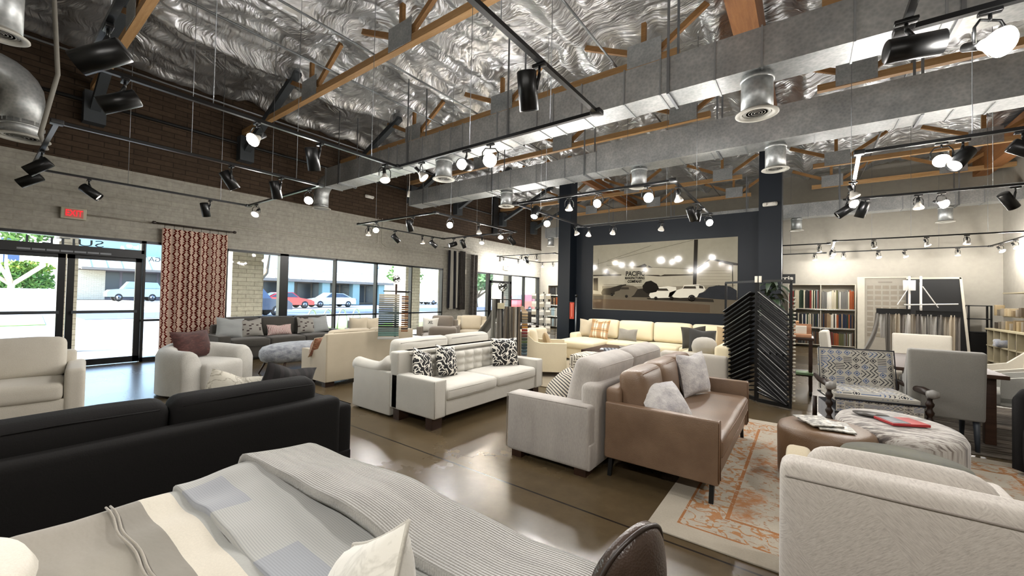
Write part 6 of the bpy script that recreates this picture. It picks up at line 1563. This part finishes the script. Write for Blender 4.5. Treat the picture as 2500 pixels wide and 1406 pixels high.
flat('shaded_road', m_ground('#4c5a78', '#3f4b66'), [(-26.5, 3.2), (-33, 3.2), (-33, 60), (-26.5, 60)], -.045, 'road strip coloured dark as shadow')  # dark blue colour stands for the shadow lying on the road
flat('far_pavement', m_ground('#c9c3b5', '#b5ad9e'), [(-37, -20), (-120, -20), (-120, 11.5), (-37, 11.5)], -.04, 'pale forecourt across the road')
flat('lawn', m_ground('#7fae4a', '#5f8f38', 6), [(-23.5, -12), (-32, -12), (-32, 2.3), (-23.5, 1.8)], -.035, 'lawn strip left')
flat('lawn', m_ground('#7fae4a', '#5f8f38', 6), [(-14.0, 6), (-16.5, 6), (-16.5, 16), (-14.0, 16)], -.035, 'lawn strip in front of the long window')
CAN = m_ground('#b9b3a6', '#a49d8f')
o = struct(MB().box(-12.8, XW-.26, -12, 40, 2.75, 3.3), 'canopy_roof', CAN, 'overhanging soffit outside the shop front')
STONE = m_brick('#cbc6b8', '#c2bcae', '#9a9488', bw=.42, bh=.12, bstr=.6)
def pillar(x, y, w, label):
    single(MB().box(-w/2, w/2, -w/2, w/2, -.05, 2.75), 'brick_pillar', STONE, label, 'pillar', (x, y, 0), group='brick pillars outside')
pillar(-13.3, 4.75, .8, 'square pale brick pillar outside, right of the red curtain')
pillar(-13.3, 10.75, .75, 'square pale brick pillar outside, at the right part of the long window')
pillar(-13.3, 1.3, .3, 'white brick pillar outside behind the entrance doors')
pillar(-13.3, 17.2, .7, 'brick pillar outside beyond the far glazed door')

TEAL = plain('#7f9a9c', .7); SHG = plain('#343a40', .3); SHW = plain('#b6b0a2', .7); FASC = plain('#77706a', .7)
def shopblock(name, label, x, y0, y1, zl, zt, zr, cols, roofm, wallm, txt=None):
    r = thing(name, label, 'building', (x, 0, 0))
    MB().box(-9, -2.4, y0, y1, 0, zl+.2).build('wall', wallm, r)
    b = MB(); b.prism([(0, zl), (-.4, zt), (-4.5, zr), (-9, zr), (-9, zl)], y1-y0, 'y', y0) if roofm is None else b.prism([(.3, zl+.25), (-2.6, zt), (-9, zt+.2), (-9, zl+.25)], y1-y0, 'y', y0)
    b.build('roof', roofm or SHW, r)
    MB().box(-.1, .35, y0, y1, zl, zl+.28).box(-2.4, .2, y0, y1, zl+.1, zl+.2).build('fascia', FASC, r)
    rb_ = MB(); y = y0+.8
    while y < y1: rb_.bar((.32, y, zl+.3), (-2.6, y, zt+.02), .05, .05); y += 1.3
    rb_.build('roof_seams', plain('#5e6a6e', .6), r)
    for yc in cols: MB().box(-.9, -.1, yc-.45, yc+.45, 0, zl+.1).build('column', TEAL, r)
    y = y0+.3; k = 0
    while y < y1-1.5:
        MB().box(-2.42, -2.36, y, y+1.5, .2, zl-.1).build('shop_window', SHG, r); y += 1.75; k += 1
    return r
r1 = shopblock('shop_building', 'long low shop building with pale canopy roof and columns across the road', -44, 16.5, 33.5, 2.5, 3.9, 4.6, [20.2, 24.2, 28.0, 31.6], plain('#b5bcb8', .7), plain('#6d6458', .7))
MB().box(-9, -3.4, 16.5, 33.5, 3.8, 5.6).build('upper_wall', plain('#cdd2cf', .7), r1)
r2 = shopblock('shop_building', 'left shop building with a ribbed metal hip roof behind the silver car', -66, 7.5, 21, 3.5, 5.6, 5.9, [], plain('#9eb0ae', .6), plain('#5e5a63', .7))
MB().box(-2.6, -2.3, 3.6, 9.8, 0, 3.5).build('side_wall', STONE, r2)
MB().box(-9, -3.4, 7.5, 21, 5.4, 7.6).build('upper_wall', plain('#8fb6c4', .7), r2)
r = thing('blue_house', 'blue house with white trimmed windows behind the hedge at the far left', 'building', (-75, -4, 0))
MB().box(-6, 0, -2.5, 7.5, 0, 7).build('wall', plain('#4e6288', .7), r)
for y in (.5, 4.5): f = MB().box(0, .12, y, y+1.8, 4.0, 5.4).build('window', plain('#d0d8de', .6), r); MB().box(.12, .14, y+.15, y+1.65, 4.15, 5.25).build('pane', plain('#7f9ac4', .3), f)
MB().box(-6.3, .5, -2.8, 7.8, 3.0, 3.5).build('ledge', plain('#b8c0c6', .7), r)
r = thing('garden_wall', 'low pale wall below the hedge across the road', 'wall', (-49, 0, 0)); MB().box(-.2, 0, -8, 4.3, 0, 1.25).build('wall', plain('#cfd6d8', .8), r)

def leaf_cloud(name, parent, mat, c, R, n, seed, sz=.35):
    rr = random.Random(seed); m_ = MB()
    for k in range(n):
        d_ = Vector((rr.gauss(0, 1), rr.gauss(0, 1), rr.gauss(0, 1))).normalized()*(rr.random()**.4)
        p = Vector(c) + Vector((d_.x*R[0], d_.y*R[1], d_.z*R[2]))
        a = Vector((rr.uniform(-1, 1), rr.uniform(-1, 1), rr.uniform(-1, 1))).normalized(); b = a.orthogonal().normalized(); s_ = sz*rr.uniform(.5, 1.2)
        m_.add([p+a*s_, p+b*s_*.5, p-a*s_, p-b*s_*.5], [(0, 1, 2, 3)], 0)
    return m_.build(name, mat, parent)
BARK = plain('#c9bca6', .8); BARKD = plain('#6b5d4c', .85)
def tree(label, x, y, hsplit, h, R, m1, bark, n=900, seed=1, lean=.5):
    r = thing('street_tree', label, 'tree', (x, y, 0), group=None); rr = random.Random(seed)
    tk = MB(); tk.tube([(0, 0, -.05), (0, -.05, hsplit*.5), (0, 0, hsplit)], [.26, .2, .18], 10)
    for k in range(5):
        a = k*1.3+seed; L = h-hsplit
        tk.tube([(0, 0, hsplit-.1), (lean*cos(a)*.8, lean*2*sin(a), hsplit+L*.3), (cos(a)*R*.5, sin(a)*R*.6, h-.3*L)], [.15, .1, .04], 8)
    tk.build('trunk', bark, r)
    leaf_cloud('crown', r, m1, (0, 0, h), (R*.8, R, R*.6), n, seed, .28)
    return r
GREEN1, GREEN2, GREENY = m_leafy('#7fa052', '#55803c', '#2f4f2a'), m_leafy('#5f8a55', '#3f6a45', '#27452e'), m_leafy('#b6b23f', '#6e9440', '#3f6a2e')
tree('forked pale-barked street tree at the far left outside', -50, 2.0, 1.6, 6.6, 3.0, GREEN1, BARK, 1400, 2, .9)
tree('broad green tree outside the far window', -33, 37.5, 1.2, 3.6, 2.6, m_leafy('#8fae6f', '#6e9a62', '#466b42'), BARKD, 1800, 5, .8)
tree('green tree behind the columns at the right part of the long window', -52, 41.5, 1.5, 4.2, 3.2, GREEN1, BARKD, 900, 8, .6)
tree('tree behind the near brick pillar outside', -30, 11.2, 1.5, 5.4, 2.0, GREEN2, BARKD, 700, 9, .5)
tree('loose green tree beyond the white parked cars', -60, 63, 1.5, 4.5, 3.5, GREEN1, BARKD, 900, 12, .6)
r = thing('hedge', 'green hedge with yellow flowering top across the road', 'hedge', (-53.5, .2, 0))
leaf_cloud('foliage', r, GREEN1, (0, 2.6, 1.7), (.6, 1.9, 1.4), 1500, 21, .22); leaf_cloud('flowering_top', r, GREENY, (0, 2.6, 3.0), (.6, 1.7, .6), 700, 22, .2)
r = thing('hedge', 'dark bushy hedge left of the forked tree', 'hedge', (-52.5, -2.5, 0)); leaf_cloud('foliage', r, m_leafy('#4b5a66', '#39465a', '#2a3340'), (0, 0, 1.2), (.6, 3.5, 1.3), 1200, 23, .25)
m_ = MB()
for k in range(4): m_.tube([(0, k*.62+.5*(1-cos(a*pi/8))/2*.9, .8*sin(a*pi/8)) for a in range(9)], .03, 8)
single(m_, 'bicycle_rack', plain('#a9acae', .4, .6), 'white looped bicycle rack outside the long window', 'bicycle rack', (-15.2, 7.6, -.05))

TYRE = plain('#16171a', .7); RIM = plain('#9da2a6', .3, .8); CGL = plain('#2b3542', .1, .0, .8)
def car(label, loc, rz, col, kind='sedan', L=4.5, name='parked_car'):
    """length along local y, front at +y"""
    r = thing(name, label, 'car', loc, rz); body = plain(col, .22, .25, .6, .6); W = 1.78
    if kind == 'sedan':
        prof = [(-L/2, .32), (-L/2, .62), (-L/2+.06, .9), (-L/2+.75, .98), (L/2-1.35, .95), (L/2-.3, .78), (L/2, .6), (L/2, .3)]; cab = [(-L/2+.45, .96), (-L/2+1.25, 1.38), (.35, 1.42), (L/2-1.25, .94)]
    else:
        prof = [(-L/2, .4), (-L/2, .75), (-L/2+.05, 1.05), (L/2-1.3, 1.05), (L/2-.25, .95), (L/2, .75), (L/2, .38)]; cab = [(-L/2+.04, 1.04), (-L/2+.4, 1.62), (.5, 1.66), (L/2-1.15, 1.04)]
    def loft(m_, pf, w0, w1, z0, z1, mi=0):
        k = len(pf); vs = []
        for s_ in (-1, 1):
            for (y, z) in pf:
                w = w0 + (w1-w0)*max(0, min(1, (z-z0)/(z1-z0))); vs.append((s_*w/2, y, z))
        fs = [tuple(range(k))[::-1], tuple(range(k, 2*k))] + [(i, (i+1) % k, k+(i+1) % k, k+i) for i in range(k)]
        m_.add(vs, fs, mi)
    m_ = MB(); loft(m_, prof, W, W*.97, .3, 1.0); loft(m_, cab, W*.93, W*.72, .95, 1.5); m_.build('body', body, r)
    g = MB(); cy = sum(p[0] for p in cab)/4; cz = sum(p[1] for p in cab)/4
    for s_ in (-1, 1):
        k = [(p[0]*.86+cy*.14, p[1]*.8+cz*.2) for p in cab]; vs = []
        for (y, z) in k:
            w = W*.93 + (W*.72-W*.93)*((z-.95)/.55); vs.append((s_*(w/2+.006), y, z))
        g.add(vs, [(0, 1, 2, 3) if s_ < 0 else (3, 2, 1, 0)])
    w0 = W*.36; h = cab
    g.add([(-w0, h[0][0]+.08, h[0][1]+.05), (w0, h[0][0]+.08, h[0][1]+.05), (w0*.85, h[1][0]-.08, h[1][1]-.03), (-w0*.85, h[1][0]-.08, h[1][1]-.03)], [(0, 1, 2, 3)], M=T(0, -.03, .02))
    g.build('windows', CGL, r)
    for s_ in (-1, 1):
        for y in (-L/2+.85, L/2-.85):
            wh = MB().lathe([(.001, -.1), (.3, -.1), (.33, -.06), (.33, .06), (.3, .1), (.001, .1)], 22, M=T(s_*(W/2-.1), y, .33) @ RY(pi/2)).build('wheel', TYRE, r)
            rm = MB().lathe([(.001, .0), (.06, .0), (.2, -.012), (.21, 0)], 5, M=T(s_*(W/2+.005), y, .33) @ RY(s_*pi/2)).build('wheel_rim', RIM, wh)
    MB().box(-W/2+.02, -W/2+.4, -L/2-.01, -L/2+.05, .7, .84).box(W/2-.4, W/2-.02, -L/2-.01, -L/2+.05, .7, .84).build('tail_light', plain('#8f1d1d', .3), r)
    return r
car('red sedan parked outside the long window, half hidden by the black post', (-37, 16.6, -.05), 0, '#b3121f', 'sedan', 4.3)
car('silver sedan parked right of the red sedan outside', (-38.2, 21.4, -.05), pi, '#a9aeb3', 'sedan', 4.6)
car('dark car with white rear window behind the near brick pillar outside', (-26, 9.6, -.05), 0, '#3a4860', 'suv', 4.2)
car('silver off-road car seen through the entrance doors', (-60, 10.9, .0), pi, '#8fa0a4', 'suv', 4.3)
car('white car parked beyond the far brick pillar, left of two', (-44, 38.3, -.05), 0, '#e3e5e6', 'suv', 4.5)
car('white car parked beyond the far brick pillar, right of two', (-46.5, 42.5, -.05), 0, '#d9dcdd', 'suv', 4.5)
car('red off-road car close outside the far window', (-20, 30.0, -.05), 0, '#c2142c', 'suv', 4.4)

for o_ in SC.objects:
    if o_.name.startswith('parked_car') and 'silver off-road' in o_.get('label', ''): o_.scale = (1.1, 1.05, 1.3)
